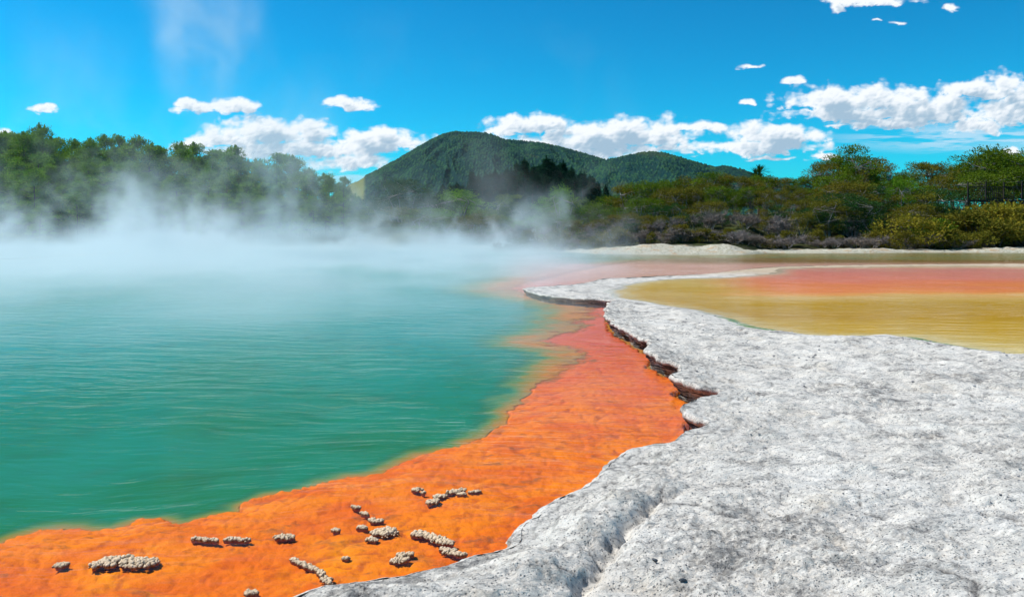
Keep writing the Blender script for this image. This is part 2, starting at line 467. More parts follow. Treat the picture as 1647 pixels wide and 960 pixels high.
principled(t, out, c, .85, t.m('MULTIPLY', t.noise(pos, 22, 5, .65), .02), .1, .7, 1.0)

# -- pool water: clear over the shelf, turbid over the deep
M_WATER, t, out = new_mat('pool_water')
geo = t.node('ShaderNodeNewGeometry'); pos = geo.outputs['Position']
turb = attr(t, 'turbid'); wcol = attr(t, 'wcol', True)
warp = t.vm('SUBTRACT', t.noise(pos, .35, 3, .5, col=True), (.5, .5, .5))
p2 = t.vm('ADD', pos, t.scale(warp, (1.6, 1.3, 0)))
rot = t.node('ShaderNodeVectorRotate', {'Vector': p2, 'Angle': rad(9)}, rotation_type='Z_AXIS').outputs[0]
w1 = t.noise(t.scale(rot, (.75, 3.4, 1)), 1.0, 2, .5)
rot2 = t.node('ShaderNodeVectorRotate', {'Vector': p2, 'Angle': rad(-6)}, rotation_type='Z_AXIS').outputs[0]
w2 = t.noise(t.scale(rot2, (1.6, 7.5, 1)), 1.0, 3, .55)
w3 = t.noise(t.scale(rot, (6, 22, 1)), 1.0, 2, .5)
gust = t.smooth(t.noise(pos, .22, 3, .5), .35, .62, .35, 1.0)
hg = t.m('ADD', t.m('MULTIPLY', w1, .034), t.m('ADD', t.m('MULTIPLY', w2, .018), t.m('MULTIPLY', w3, .0022)))
hg = t.m('MULTIPLY', hg, t.m('MULTIPLY', gust, attr(t, 'ripple')))
bn = t.node('ShaderNodeBump', {'Strength': 1.0, 'Distance': 1.0, 'Height': hg})
mx = t.node('ShaderNodeBsdfTransparent', {'Color': (.97, .985, .97, 1)})
gl = t.node('ShaderNodeBsdfGlossy', {'Color': (1, 1, 1, 1), 'Roughness': .06, 'Normal': bn.outputs[0]})
fr = t.node('ShaderNodeFresnel', {'IOR': 1.33, 'Normal': bn.outputs[0]})
mx2 = t.node('ShaderNodeMixShader', {0: t.m('MULTIPLY', t.m('POWER', t.m('MINIMUM', fr.outputs[0], .8), 1.4), .62), 1: mx.outputs[0], 2: gl.outputs[0]})
t.l.new(mx2.outputs[0], out.inputs[0])
# -- the cloudy mineral water that fills the deep part, its upper limit just under the surface
M_DEEP, t, out = new_mat('cloudy_deep_water')
geo = t.node('ShaderNodeNewGeometry')
bd = t.node('ShaderNodeBsdfDiffuse', {'Color': t.mix(t.m('MULTIPLY', t.smooth(t.noise(geo.outputs['Position'], .45, 4, .6, .6), .35, .7), .35), attr(t, 'wcol', True), (.02, .25, .19))})
tr = t.node('ShaderNodeBsdfTransparent')
mx = t.node('ShaderNodeMixShader', {0: attr(t, 'turbid'), 1: tr.outputs[0], 2: bd.outputs[0]})
t.l.new(mx.outputs[0], out.inputs[0])

# -- far ground
M_GROUND, t, out = new_mat('ground')
geo = t.node('ShaderNodeNewGeometry'); pos = geo.outputs['Position']
bank = attr(t, 'bank'); rust = attr(t, 'rust')
n = t.noise(pos, .6, 6, .65); nf = t.noise(pos, 5, 4, .65)
c = t.mix(t.smooth(n, .4, .62), (.045, .040, .022), (.060, .075, .022))
pale = t.mix(t.smooth(nf, .38, .66), (.58, .54, .44), (.36, .33, .22))
pale = t.mix(t.m('MULTIPLY', t.smooth(t.noise(pos, .8, 4, .6), .52, .66), .7), pale, (.50, .30, .16))
c = t.mix(t.smooth(t.m('ADD', bank, t.m('MULTIPLY', t.m('SUBTRACT', n, .5), .8)), .35, .65), c, pale)
c = t.mix(rust, c, (.33, .10, .04))
principled(t, out, c, .95, t.m('MULTIPLY', nf, .2), .1)

# -- forested mountain
def mountain_mat(name, dark, lite, brown, scl):
    M, t, out = new_mat(name)
    geo = t.node('ShaderNodeNewGeometry'); pos = geo.outputs['Position']
    n = t.noise(pos, .004, 5, .6, .5); cr = t.noise(pos, scl, 3, .6); v = attr(t, 'crown')
    c = t.mix(t.smooth(t.m('ADD', t.m('MULTIPLY', v, .5), t.m('MULTIPLY', cr, .6)), .35, .75), dark, lite)
    c = t.mix(t.m('MULTIPLY', t.smooth(n, .56, .66), .55), c, brown)
    c = t.mix(attr(t, 'pasture'), c, (.15, .165, .05))
    principled(t, out, c, .95, None, .05)
    return M
M_MT = mountain_mat('mountain_forest', (.006, .032, .032), (.030, .085, .038), (.060, .075, .035), .012)

# ================================================================== STRUCTURE: the sky dome that carries the far clouds
def build_sky():
    nu, nv = 1500, 430
    us = np.linspace(-.86, .86, nu); vs_ = np.linspace(.02, .36, nv)
    U, Vv = np.meshgrid(us, vs_)
    wu = .006 * fbm(U * 30, Vv * 40, 3, 301); wv = .004 * fbm(U * 30, Vv * 40, 3, 302)
    acc = np.full(U.shape, -3.0); base = np.zeros(U.shape)
    for cx, cy_, rx, ry, wgt in PUFFS:
        u, v = (cx - PW / 2) / F, (HZ - cy_) / F
        dv = (Vv + wv - v) * F / ry
        dv = np.where(dv < 0, dv * 1.35, dv * .9)
        d = wgt * 1.08 - np.hypot((U + wu - u) * F / (rx * 1.05), dv)
        m = d > acc
        acc = np.where(m, d, acc); base = np.where(m, dv, base)
    def billow(s, sd):
        f1, f2, _ = worley(U * s + .4 * perlin(U * s, Vv * s, sd + 9), Vv * s * 1.25 + .4 * perlin(U * s, Vv * s, sd + 19), sd)
        return .62 - f1
    B = 1.1 * billow(42, 311) + .60 * billow(95, 312) + .20 * billow(210, 313) + .05 * fbm(U * 300, Vv * 380, 2, 314)
    Bs = 1.1 * billow(42, 311) + .55 * billow(95, 312)
    Bl = fbm(U * 22, Vv * 34, 4, 315)
    D = acc + .55 * B + .42 * Bl - .02
    wisp = fbm(U * 60 + wu * 200, Vv * 150, 5, 316, .6)
    soft = sstep(0, -.9, base)                                      # ragged, thinner undersides
    alpha = sstep(-.14, .56, D + (.12 + soft * .4) * wisp - .06 * soft)
    Th = np.clip(D, 0, 1.4)
    S = np.zeros(U.shape)
    for k in range(1, 15):                                         # shade for the cloud colour, gathered along the way to the sun, up and left
        S += np.roll(np.roll(Th, int(-k * 1.6), 0), int(k * .9), 1)
    S /= 14
    gz_u = np.gradient(Bs + .15 * B + .8 * Bl, axis=1); gz_v = np.gradient(Bs + .15 * B + .8 * Bl, axis=0)
    rel = np.clip((gz_u * .6 - gz_v * 1.0) * 2.6, -.4, .4)
    lit = np.clip(1.22 - 1.12 * S + rel * .6, .0, 1)
    lit = sstep(-.1, 1.0, lit)
    white = np.array([.90, .94, .98]); grey = np.array([.34, .49, .63])
    col = grey + (white - grey) * lit[..., None]
    def blob(cx, cy_, rx, ry):
        return sstep(1.0, .2, np.hypot((U - (cx - PW / 2) / F) * F / rx, (Vv - (HZ - cy_) / F) * F / ry))
    st = fbm(U * 9, Vv * 90, 5, 320, .6)
    veil = np.maximum(1.15 * blob(1560, 222, 290, 32), .9 * blob(565, 275, 150, 40)) * sstep(-.35, .35, st) * .62
    veil = np.maximum(veil, .35 * blob(1640, 238, 140, 22))
    vcol = np.array([.56, .75, .90])
    a2 = alpha + veil * (1 - alpha)
    col = (col * alpha[..., None] + vcol * (veil * (1 - alpha))[..., None]) / np.maximum(a2, 1e-4)[..., None]
    R = 24000.0
    n = np.sqrt(1 + U * U + Vv * Vv)
    V3 = np.stack([U / n * R, R / n, Vv / n * R + CAMZ], -1).reshape(-1, 3)
    i = np.arange(nu * nv).reshape(nv, nu)
    Q = np.stack([i[:-1, :-1], i[:-1, 1:], i[1:, 1:], i[1:, :-1]], -1).reshape(-1, 4)
    M, t, out = new_mat('sky_cloud')
    em = t.node('ShaderNodeEmission', {'Color': attr(t, 'ccol', True), 'Strength': 1.0})
    tr = t.node('ShaderNodeBsdfTransparent')
    mx = t.node('ShaderNodeMixShader', {0: attr(t, 'cover'), 1: tr.outputs[0], 2: em.outputs[0]})
    t.l.new(mx.outputs[0], out.inputs[0])
    M.cycles.emission_sampling = 'NONE'
    o = mesh_obj('sky', V3, Q, M, smooth=True, attrs={'cover': a2.ravel()}, cattrs={'ccol': col.reshape(-1, 3)})
    props(o, kind='structure')
build_sky()

# ================================================================== STRUCTURE: the bed and the water
def polar_grid(th, r):
    T, R = np.meshgrid(th, r)
    X = R * np.sin(T); Y = R * np.cos(T)
    nr, nt = T.shape
    i = np.arange(nr * nt).reshape(nr, nt)
    Fq = np.stack([i[:-1, :-1], i[:-1, 1:], i[1:, 1:], i[1:, :-1]], -1).reshape(-1, 4)
    return X.ravel(), Y.ravel(), Fq
th = np.concatenate([np.linspace(rad(-110), rad(-36), 70)[:-1], np.linspace(rad(-36), rad(36), 660), np.linspace(rad(36), rad(110), 50)[1:]])
rr = 1.2 * (150 / 1.2) ** np.linspace(0, 1, 860)
X, Y, Q = polar_grid(th, rr)
zb, sh = bed_height(X, Y)
bcrack = bed_height.crack
ter_in = inside(X, Y, TERR_POLY)
dterr, _ = seg_dist(X, Y, RIMC[:, :2])
zb = np.where(ter_in, np.minimum(zb, -.16 - .1 * np.clip(dterr, 0, 2)), zb)
R_ = np.hypot(X, Y)
keep = ~((ter_in & (dterr > .6))[Q].all(1))
brown = sstep(48, 56, Y) * sstep(2, 14, X)
bed = mesh_obj('pool_bed', np.stack([X, Y, zb], 1), Q[keep], M_BED, smooth=True,
               attrs={'deep': np.clip((-zb - .12) / .22, 0, 1), 'far': np.clip((Y - 5) / 12, 0, 1), 'crack': bcrack, 'pale': .8 * sstep(26, 36, Y), 'brown': brown})
props(bed, kind='structure')

bas = basin_sd(X, Y)
zt = np.full(X.shape, -1.0)
mt = ter_in & (bas > -2)
zt[mt] = terr_height(X[mt], Y[mt])
depth = np.clip(-np.maximum(zt, zb), 0, 9)
DEEPZ = -.100
turbid = sstep(.098, .130, depth)
turbid = np.where(br_ok := (depth > .095), turbid, 0)
# colour of the suspended minerals
green = np.array([.020, .155, .060]); teal = np.array([.030, .245, .225]); yel = np.array([.16, .22, .04])
f = sstep(6, 21, R_ + 1.2 * fbm(X * .3, Y * .3, 3, 81))[:, None]
wc = green * (1 - f) + teal * f
te = np.clip(-sh / (.22 + .10 * np.clip(R_ - 6.5, 0, 22)), 0, 1.0001) + .16 * fbm(X * 2.2, Y * 2.2, 4, 82)
ramp = lambda c0, c1, c2: np.interp(te, [0, .22, .55, 1], [c0, (c0 + c1) / 2, c1, c2])
edgec = np.stack([ramp(.50, .13, 0), ramp(.17, .20, 0), ramp(.015, .045, 0)], 1)
kk = np.interp(te, [0, .55, 1], [0, 0, 1])[:, None] * np.where(Y > 25, 1, 1)[:, None]
wt_ = np.interp(te, [.35, 1], [0, 1])[:, None]
wc = edgec * (1 - wt_) + wc * wt_
br = (sstep(50, 56, Y) * sstep(2, 12, X))[:, None]
wc = wc * (1 - br) + np.array([.22, .155, .04]) * br
pk = (sstep(30, 36, Y) * sstep(56, 48, Y) * sstep(-2, 4, X) * (bas < 0))[:, None] * .9
wc = wc * (1 - pk) + np.array([.50, .27, .24]) * pk
turbid = np.clip(turbid, 0, 1)
ripple = np.where(ter_in, .55, 1.0) * np.where(sh > 0, .85, 1.0) * np.clip(1.35 - Y / 70, .5, 1)
tb = Y > 40
water = mesh_obj('pool_water', np.stack([X, Y, 0 * X], 1), Q, M_WATER, smooth=True,
                 attrs={'ripple': ripple})
props(water, kind='structure')
kq = ~((turbid < .001)[Q].all(1))
deepw = mesh_obj('deep_water', np.stack([X, Y, 0 * X + DEEPZ], 1), Q[kq], M_DEEP, smooth=True, attrs={'turbid': turbid}, cattrs={'wcol': wc})
props(deepw, kind='structure')

# ================================================================== STRUCTURE: the sinter terrace
pts = []
r = 1.3; k = 0
while r < 64:
    dth = .0034 if r < 34 else .006
    lo, hi = rad(-32), rad(36)
    n = int((hi - lo) / dth)
    a = lo + (np.arange(n) + (k % 2) * .5 + rng.random(n) * .35) * dth
    pts.append(np.stack([np.sin(a) * r, np.cos(a) * r], 1)); r *= 1.0062; k += 1
for r in np.geomspace(1.0, 70, 40):
    a = rng.uniform(rad(-180), rad(180), 60); a = a[(a < rad(-32)) | (a > rad(36))]
    pts.append(np.stack([np.sin(a) * r, np.cos(a) * r], 1))
pts = np.concatenate(pts)
m = inside(pts[:, 0], pts[:, 1], TERR_POLY)
pts = pts[m]
d_, _ = seg_dist(pts[:, 0], pts[:, 1], RIMC[:, :2])
pts = pts[d_ > .003 * np.hypot(pts[:, 0], pts[:, 1])]
allp = np.concatenate([TERR_POLY, pts])
nb = len(TERR_POLY)
vo, eo, fo, *_ = delaunay_2d_cdt([Vector(p) for p in allp.tolist()], [(i, (i + 1) % nb) for i in range(nb)], [], 1, 1e-6)
V2 = np.array([tuple(v) for v in vo]); F2 = np.array([f for f in fo if len(f) == 3])
a, b_, c_ = V2[F2[:, 0]], V2[F2[:, 1]], V2[F2[:, 2]]
flip = ((b_[:, 0] - a[:, 0]) * (c_[:, 1] - a[:, 1]) - (b_[:, 1] - a[:, 1]) * (c_[:, 0] - a[:, 0])) < 0
F2[flip] = F2[flip][:, ::-1]
tz, tbas, tdr, trough = terr_height(V2[:, 0], V2[:, 1], True)
tcrack = terr_height.crack
x, y = V2[:, 0], V2[:, 1]
# mineral colours of the basin floor
def lerp_cols(keys, v):
    ks = np.array([k for k, _ in keys]); cs = np.array([c for _, c in keys])
    return np.stack([np.interp(v, ks, cs[:, i]) for i in range(3)], 1)
yw = y + (1.6 * fbm(x * .12, y * .25, 3, 91) + .9 * fbm(x * .25, y * 1.1, 4, 92)) * np.clip(y / 22, .5, 1.6)
cols = lerp_cols([(13, (.74, .56, .22)), (15.5, (.74, .50, .12)), (18.0, (.62, .345, .012)), (20.0, (.56, .30, .010)), (22.5, (.74, .48, .13)), (25.6, (.80, .50, .20)), (27.2, (.90, .42, .12)),
                  (29, (.90, .27, .08)), (33, (.87, .24, .13)), (37, (.80, .25, .19)), (42, (.70, .26, .22)), (45, (.70, .45, .30)), (50, (.55, .45, .28))], yw)
lf = (sstep(.20, .37, x / y + .03 * fbm(x * .3, y * .2, 3, 93)) * sstep(22, 27, y))[:, None]   # the pink never reaches the basin's left tip
cols = cols * lf + (1 - lf) * lerp_cols([(13, (.74, .56, .20)), (16, (.62, .37, .02)), (20, (.54, .29, .01)), (26, (.58, .34, .03)), (31, (.68, .46, .13)), (40, (.70, .60, .40))], yw)
tintf = sstep(-.12, .18, tbas)
pale_line = np.exp(-((tbas - .25) / .3) ** 2)[:, None] * .35
cols = cols * (1 - pale_line) + np.array([.66, .58, .38]) * pale_line
crust = sstep(34, 40, y) * (tbas < 0)
cols = np.where((crust > 0)[:, None], np.array([.48, .34, .19]), cols); tintf = np.maximum(tintf, crust * .7 * sstep(1.0, 6, x))
algae = sstep(-.5, -.05, tbas / np.clip(y / 16, .7, 2)) * sstep(.25, .0, tbas) * sstep(26, 20, y) * (.45 + .55 * sstep(-.1, .4, fbm(x * .35, y * .2, 2, 95)))
# strip of rim wall, with an undercut below the lip
NR = 15
n_out = len(RF)
tgr = np.gradient(RF[:, :2], axis=0); tgr /= np.linalg.norm(tgr, axis=1)[:, None] + 1e-9
k_ = np.ones(9) / 9
tgs = np.stack([np.convolve(np.pad(tgr[:, i], 4, mode='edge'), k_, 'valid') for i in (0, 1)], 1); tgs /= np.linalg.norm(tgs, axis=1)[:, None] + 1e-9
no = np.stack([-tgs[:, 1], tgs[:, 0]], 1)
s_arc = np.concatenate([[0], np.cumsum(np.hypot(*np.diff(RF[:, :2], axis=0).T))])
dist_r = np.hypot(RF[:, 0], RF[:, 1])
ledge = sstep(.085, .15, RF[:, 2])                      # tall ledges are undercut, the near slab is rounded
rows = []
for j in range(NR + 1):
    tt = j / NR
    z = RF[:, 2] * (1 - tt) + (-.22) * tt
    lip = .03 * np.sin(min(tt * 5, 1) * math.pi)
    st = fbm(s_arc * 3.1, np.full(n_out, j * .9), 3, 101, .6) * .022 + fbm(s_arc * 11, np.full(n_out, j * .5), 2, 102) * .006
    under = -(.10 + .06 * fbm(s_arc * .8, 0 * s_arc, 2, 103)) * sstep(.16, .55, np.full(n_out, tt)) * ledge + .30 * tt * (1 - ledge)
    off = (lip + st * min(1, tt * 4) + under)
    if j == 0: off = 0 * off
    rows.append(np.stack([RF[:, 0] + no[:, 0] * off, RF[:, 1] + no[:, 1] * off, z], 1))
SV = np.concatenate(rows)
idx = np.arange((NR + 1) * n_out).reshape(NR + 1, n_out)
SF = np.stack([idx[:-1, :-1], idx[1:, :-1], idx[1:, 1:], idx[:-1, 1:]], -1).reshape(-1, 4)
ST = np.concatenate([SF[:, [0, 1, 2]], SF[:, [0, 2, 3]]])[:, ::-1]
TV = np.concatenate([np.stack([x, y, tz], 1), SV]); TF = np.concatenate([F2, ST + len(V2)])
def cat2(a, val): return np.concatenate([a, np.full(len(SV), val)])
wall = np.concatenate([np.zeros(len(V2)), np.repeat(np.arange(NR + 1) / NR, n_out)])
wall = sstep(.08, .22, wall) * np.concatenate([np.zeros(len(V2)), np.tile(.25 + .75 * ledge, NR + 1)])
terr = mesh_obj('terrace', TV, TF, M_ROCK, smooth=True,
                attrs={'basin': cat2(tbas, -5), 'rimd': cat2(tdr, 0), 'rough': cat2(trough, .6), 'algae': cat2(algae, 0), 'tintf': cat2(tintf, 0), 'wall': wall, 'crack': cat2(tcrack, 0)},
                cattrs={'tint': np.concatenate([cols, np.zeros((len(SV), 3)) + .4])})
terr['label'] = 'pale grey sinter terrace with a ragged rim'
props(terr, kind='structure')

# ================================================================== STRUCTURE: far ground and mountains
SHORE = np.array([(-2000, 60), (-900, 80), (-300, 92), (0, 94), (300, 94), (600, 90), (760, 86), (900, 82), (960, 74), (1050, 71.5), (1200, 72), (1240, 77), (1300, 76), (1400, 77), (1470, 79), (1647, 78), (1900, 76), (2600, 60)], float)
def ground_z(x, y, full=False):
    x = np.asarray(x, float); y = np.asarray(y, float)
    px = PW / 2 + F * x / np.maximum(y, 20)
    sh = np.interp(px, SHORE[:, 0], SHORE[:, 1]) + .8 * fbm(x * .12, y * .12, 3, 111)
    d = y - sh
    wR = sstep(900, 1280, px); wL = sstep(560, 250, px)
    z = -.5 + .58 * sstep(-2.5, .8, d) + .16 * sstep(.5, 6, d)
    z = z + wR * (4.6 * sstep(3, 28, d)) + wL * (3.2 * sstep(4, 60, d)) + (1 - wR) * (1 - wL) * 1.0 * sstep(5, 60, d)
    mound = 0
    for cx, yy_, sxp, sy, hh in ((1040, 76, 40, 2.6, .75), (1165, 75.5, 26, 2.4, 1.0), (1100, 77, 60, 3, .7), (990, 79, 30, 3, .5), (1400, 78.5, 60, 2, .35), (740, 90, 40, 3, .5), (820, 87, 60, 3, .4), (1620, 80, 50, 2.5, .45)):
        mound = mound + hh * .50 * np.exp(-((px - cx) / sxp) ** 2 - ((y - yy_) / sy) ** 2)
    z = z + mound + .13 * fbm(x * .8, y * .8, 4, 112) * sstep(-1, 1, d) + .5 * fbm(x * .05, y * .05, 2, 113) * sstep(5, 30, d)
    z = z * sstep(900, 300, y) + 1.5 * (1 - sstep(900, 300, y))
    if full:
        rust = sstep(150, 240, px) * sstep(420, 360, px) * sstep(.2, 1.0, d) * sstep(4, 2.6, d)
        return z, np.clip(sstep(5.5, 2.0, d) + mound * 1.2, 0, 1) * sstep(-3, 0, d + 3), rust
    return z
gth = np.linspace(rad(-100), rad(100), 700)
gr = np.concatenate([np.linspace(62, 110, 130), np.geomspace(111, 6400, 90)])
X2, Y2, Q2 = polar_grid(gth, gr)
Rg = np.hypot(X2, Y2)
zz, bk, ru = ground_z(X2, np.where(Y2 < 30, Rg, Y2), True)
gnd = mesh_obj('ground', np.stack([X2, Y2, zz], 1), Q2, M_GROUND, smooth=True, attrs={'bank': bk, 'rust': ru})
props(gnd, kind='structure')
# ground behind the viewer
bth = np.linspace(rad(95), rad(265), 60)
X3, Y3, Q3 = polar_grid(bth, np.geomspace(45, 6400, 40))
back = mesh_obj('ground', np.stack([X3, Y3, -.6 + 2.0 * sstep(50, 200, np.hypot(X3, Y3))], 1), Q3, M_GROUND, smooth=True,
                attrs={'bank': 0 * X3, 'rust': 0 * X3})
props(back, kind='structure')

def mountain(name, crest, Y0, depth, nx, ny, seed, spur, pasture=None, cell=7.5):
    crest = np.array(crest, float)
    pxs = np.linspace(crest[0, 0], crest[-1, 0], nx)
    xs = (pxs - PW / 2) / F * Y0
    top = (HZ - np.interp(pxs, crest[:, 0], crest[:, 1])) / F * Y0 + CAMZ
    ker = np.hanning(max(5, nx // 40)); ker /= ker.sum()
    h = len(ker) // 2; top = np.convolve(np.pad(top, h, mode='edge'), ker, 'same')[h:-h] if h else top
    vs_ = np.linspace(-1, .45, ny)
    Xm, Vm = np.meshgrid(xs, vs_)
    Ym = Y0 + Vm * depth
    prof = np.where(Vm < 0, 1 - np.abs(Vm) ** 1.05, 1 - (Vm / .5) ** 2)
    T = np.tile(top, (ny, 1))
    warp = fbm(Xm / (depth * .30), Ym / (depth * .8), 3, seed)
    gully = 1 - np.abs(fbm(Xm / (depth * .24) + warp * .5, Ym / (depth * 1.3), 3, seed + 3)) * 2
    side = np.clip(np.abs(Vm) * 1.6, 0, 1)
    Z = T * prof + side * np.clip(prof, 0, 1) * T * spur * (gully - .4)
    f1, f2, idv = worley(Xm / cell, Ym / cell, seed)
    bump = (1 - sstep(.1, .75, f1)) * (.5 + .8 * idv)
    Z = Z + bump * cell * .75 + 1.5 * fbm(Xm / 30, Ym / 30, 2, seed + 7)
    past = np.zeros(Xm.shape)
    if pasture is not None:
        pz = PW / 2 + F * Xm / Ym
        past = sstep(pasture + 3, pasture - 3, pz); Z = Z - past * bump * cell * .6
    i = np.arange(nx * ny).reshape(ny, nx)
    Qm = np.stack([i[:-1, :-1], i[:-1, 1:], i[1:, 1:], i[1:, :-1]], -1).reshape(-1, 4)
    o = mesh_obj(name, np.stack([Xm.ravel(), Ym.ravel(), Z.ravel()], 1), Qm, M_MT, smooth=True,
                 attrs={'crown': (bump * idv * .9).ravel(), 'pasture': past.ravel()})
    props(o, kind='structure')
    return o
mountain('mountain', [(480, 376), (550, 322), (568, 311), (582, 302), (587, 292), (594, 282), (610, 275), (640, 258), (665, 243), (690, 228), (712, 217), (728, 214), (762, 214), (790, 217), (810, 226),
          (850, 229), (880, 233), (920, 243), (950, 252), (975, 259), (1010, 270), (1060, 300), (1100, 330), (1150, 378)], 2600, 950, 760, 420, 200, .26, 586)
mountain('hill', [(860, 378), (900, 320), (940, 285), (975, 259), (1000, 254), (1022, 249), (1046, 245), (1076, 249), (1110, 260), (1145, 269), (1180, 280), (1220, 300), (1280, 335), (1330, 378)], 2050, 620, 460, 260, 230, .18, None, 6.5)
mountain('hill', [(1000, 378), (1060, 330), (1110, 285), (1145, 271), (1166, 268), (1190, 273), (1220, 284), (1270, 300), (1380, 320), (1500, 345), (1600, 378)], 2500, 500, 320, 160, 260, .12, None, 7.5)
mountain('hill', [(-400, 300), (-200, 285), (0, 290), (200, 300), (400, 320), (540, 330), (640, 322), (720, 335), (790, 378)], 1500, 500, 420, 120, 290, .12, None, 7.5)

# ================================================================== MATERIALS of plants and things
def leaf_mat(name, ca, cb, cc=None, rough=.6, trans=.25):
    """ca..cb by leaf, shifted towards cc tree by tree"""
    M, t, out = new_mat(name)
    geo = t.node('ShaderNodeNewGeometry'); oi = t.node('ShaderNodeObjectInfo')
    rnd = geo.outputs['Random Per Island']
    c = t.mix(rnd, ca, cb)
    cl = attr(t, 'clump')
    c = t.mix(t.m('MULTIPLY', t.m('SUBTRACT', 1.0, t.smooth(cl, .0, .5)), .6), c, ca)
    c = t.mix(t.m('MULTIPLY', t.smooth(cl, .5, 1.0), .8), c, cb)
    if cc: c = t.mix(t.m('MULTIPLY', oi.outputs['Random'], .75), c, cc)
    d = t.node('ShaderNodeBsdfDiffuse', {'Color': c})
    tl = t.node('ShaderNodeBsdfTranslucent', {'Color': t.mix(.5, c, (.25, .32, .03), 'MULTIPLY') if False else c})
    mx = t.node('ShaderNodeMixShader', {0: trans, 1: d.outputs[0], 2: tl.outputs[0]})
    t.l.new(mx.outputs[0], out.inputs[0])
    return M
M_PINE = leaf_mat('pine_needles', (.050, .150, .016), (.270, .420, .030), (.170, .300, .020))
M_OLIVE = leaf_mat('manuka_leaves', (.060, .072, .012), (.220, .205, .024), (.190, .150, .020))
M_GREENLEAF = leaf_mat('kanuka_leaves', (.036, .090, .009), (.175, .260, .018), (.120, .170, .014))
M_LIME = leaf_mat('bright_leaves', (.070, .170, .014), (.190, .360, .028), (.14, .27, .020))
M_DARKLEAF = leaf_mat('dark_leaves', (.020, .060, .018), (.065, .125, .030), (.03, .09, .022))
M_FIR = leaf_mat('fir_needles', (.012, .055, .030), (.035, .100, .045), (.018, .065, .038))
M_GOLD = leaf_mat('rusty_leaves', (.200, .145, .020), (.340, .285, .030), (.20, .21, .02))
M_DEADW = leaf_mat('dead_twigs', (.13, .112, .105), (.31, .265, .25), (.22, .17, .13), trans=0)
M_BARK, t, out = new_mat('bark')
geo = t.node('ShaderNodeNewGeometry')
bn = t.noise(t.scale(geo.outputs['Position'], (4, 4, .8)), 3, 4, .6)
principled(t, out, t.mix(bn, (.050, .038, .030), (.16, .13, .11)), .9, bn, .1, .5, .05)
M_PALEBARK, t, out = new_mat('pale_bark')
geo = t.node('ShaderNodeNewGeometry')
bn = t.noise(t.scale(geo.outputs['Position'], (4, 4, .8)), 3, 4, .6)
principled(t, out, t.mix(bn, (.17, .15, .135), (.34, .31, .29)), .9, bn, .1, .5, .05)

# ================================================================== TREE PROTOTYPES
def leaves(C, R, n, size, g, up=.3, aspect=2.2, shell=.5):
    """n leaf faces round each clump centre C with radii R (k,3)"""
    C = np.asarray(C, float); R = np.asarray(R, float); k = len(C)
    ci = np.repeat(np.arange(k), n); N = len(ci)
    d = g.normal(size=(N, 3)); d /= np.linalg.norm(d, axis=1)[:, None]
    rr_ = shell + (1 - shell) * g.random(N) ** .6
    rr_ *= 1 + .28 * g.normal(size=N) * .5
    P_ = C[ci] + d * R[ci] * rr_[:, None]
    ax1 = d + g.normal(size=(N, 3)) * .55; ax1[:, 2] += up
    ax1 /= np.linalg.norm(ax1, axis=1)[:, None]
    ax2 = np.cross(ax1, g.normal(size=(N, 3))); ax2 /= np.linalg.norm(ax2, axis=1)[:, None] + 1e-9
    s = size * (.6 + .8 * g.random(N))[:, None]
    w = ax2 * s / aspect; l = ax1 * s
    V = np.stack([P_ - l * .5, P_ + w * .5, P_ + l * .55, P_ - w * .5], 1).reshape(-1, 3)
    Fc = np.arange(N * 4).reshape(N, 4)
    shade_ = np.repeat(g.random(k)[ci], 4)
    return V, Fc, shade_
def crown_obj(name, parts, mat, parent):
    V = np.concatenate([p[0] for p in parts]); n = 0; Fs = []
    for p in parts: Fs.append(p[1] + n); n += len(p[0])
    return mesh_obj(name, V, np.concatenate(Fs), mat, parent, False, attrs={'clump': np.concatenate([p[2] for p in parts])})

def proto(name):
    return empty(name)
def make_pine(seed, mat=None, H=13.0, spread=3.5, bare=.30, name='pine_tree'):
    g = np.random.default_rng(seed); root = proto(name)
    tm = MB(); zs = np.linspace(0, H * .97, 9)
    bend = np.cumsum(g.normal(size=(9, 2)) * .09 * H / 13, 0)
    tp = np.stack([bend[:, 0], bend[:, 1], zs], 1)
    tm.tube(tp, np.linspace(.20, .035, 9) * H / 13, 7)
    C, R = [], []
    nw = int(9 + g.integers(3))
    for i in range(nw):
        f = i / (nw - 1); z = H * (bare + (.97 - bare) * f)
        prof = (.55 + .45 * math.sin(min(1, f * 1.5) * math.pi)) * (1 - f ** 3) * (.7 + .5 * g.random()) + .14
        nb_ = g.integers(3, 6)
        a0 = g.random() * 6.3
        base = np.array([np.interp(z, zs, tp[:, 0]), np.interp(z, zs, tp[:, 1]), z])
        for j in range(nb_):
            a = a0 + j * 6.283 / nb_ + g.normal() * .35
            L = spread * prof * (.55 + .75 * g.random())
            rise = L * (.15 + .5 * g.random()) * (.4 + f)
            end = base + np.array([math.cos(a) * L, math.sin(a) * L, rise])
            mid = base * .5 + end * .5 + np.array([0, 0, -.1 * L])
            tm.tube([base, mid, end], [.045, .03, .012], 4)
            C.append(end); R.append((.75 + .45 * g.random(), .75 + .45 * g.random(), .48 + .25 * g.random()))
            if L > 1.2:
                C.append(mid * .3 + end * .7 + g.normal(size=3) * .25); R.append((.55, .55, .35))
    for k in range(3):
        C.append(tp[-1] + np.array([g.normal() * .25, g.normal() * .25, -.35 + .5 * k])); R.append((.42 - .1 * k, .42 - .1 * k, .5))
    tm.obj('trunk', M_BARK, root)
    sc_ = H / 13
    crown_obj('crown', [leaves(C, np.array(R) * sc_ ** .5, 130, .32, g, up=.55, aspect=2.5, shell=.30)], mat or M_PINE, root)
    return root
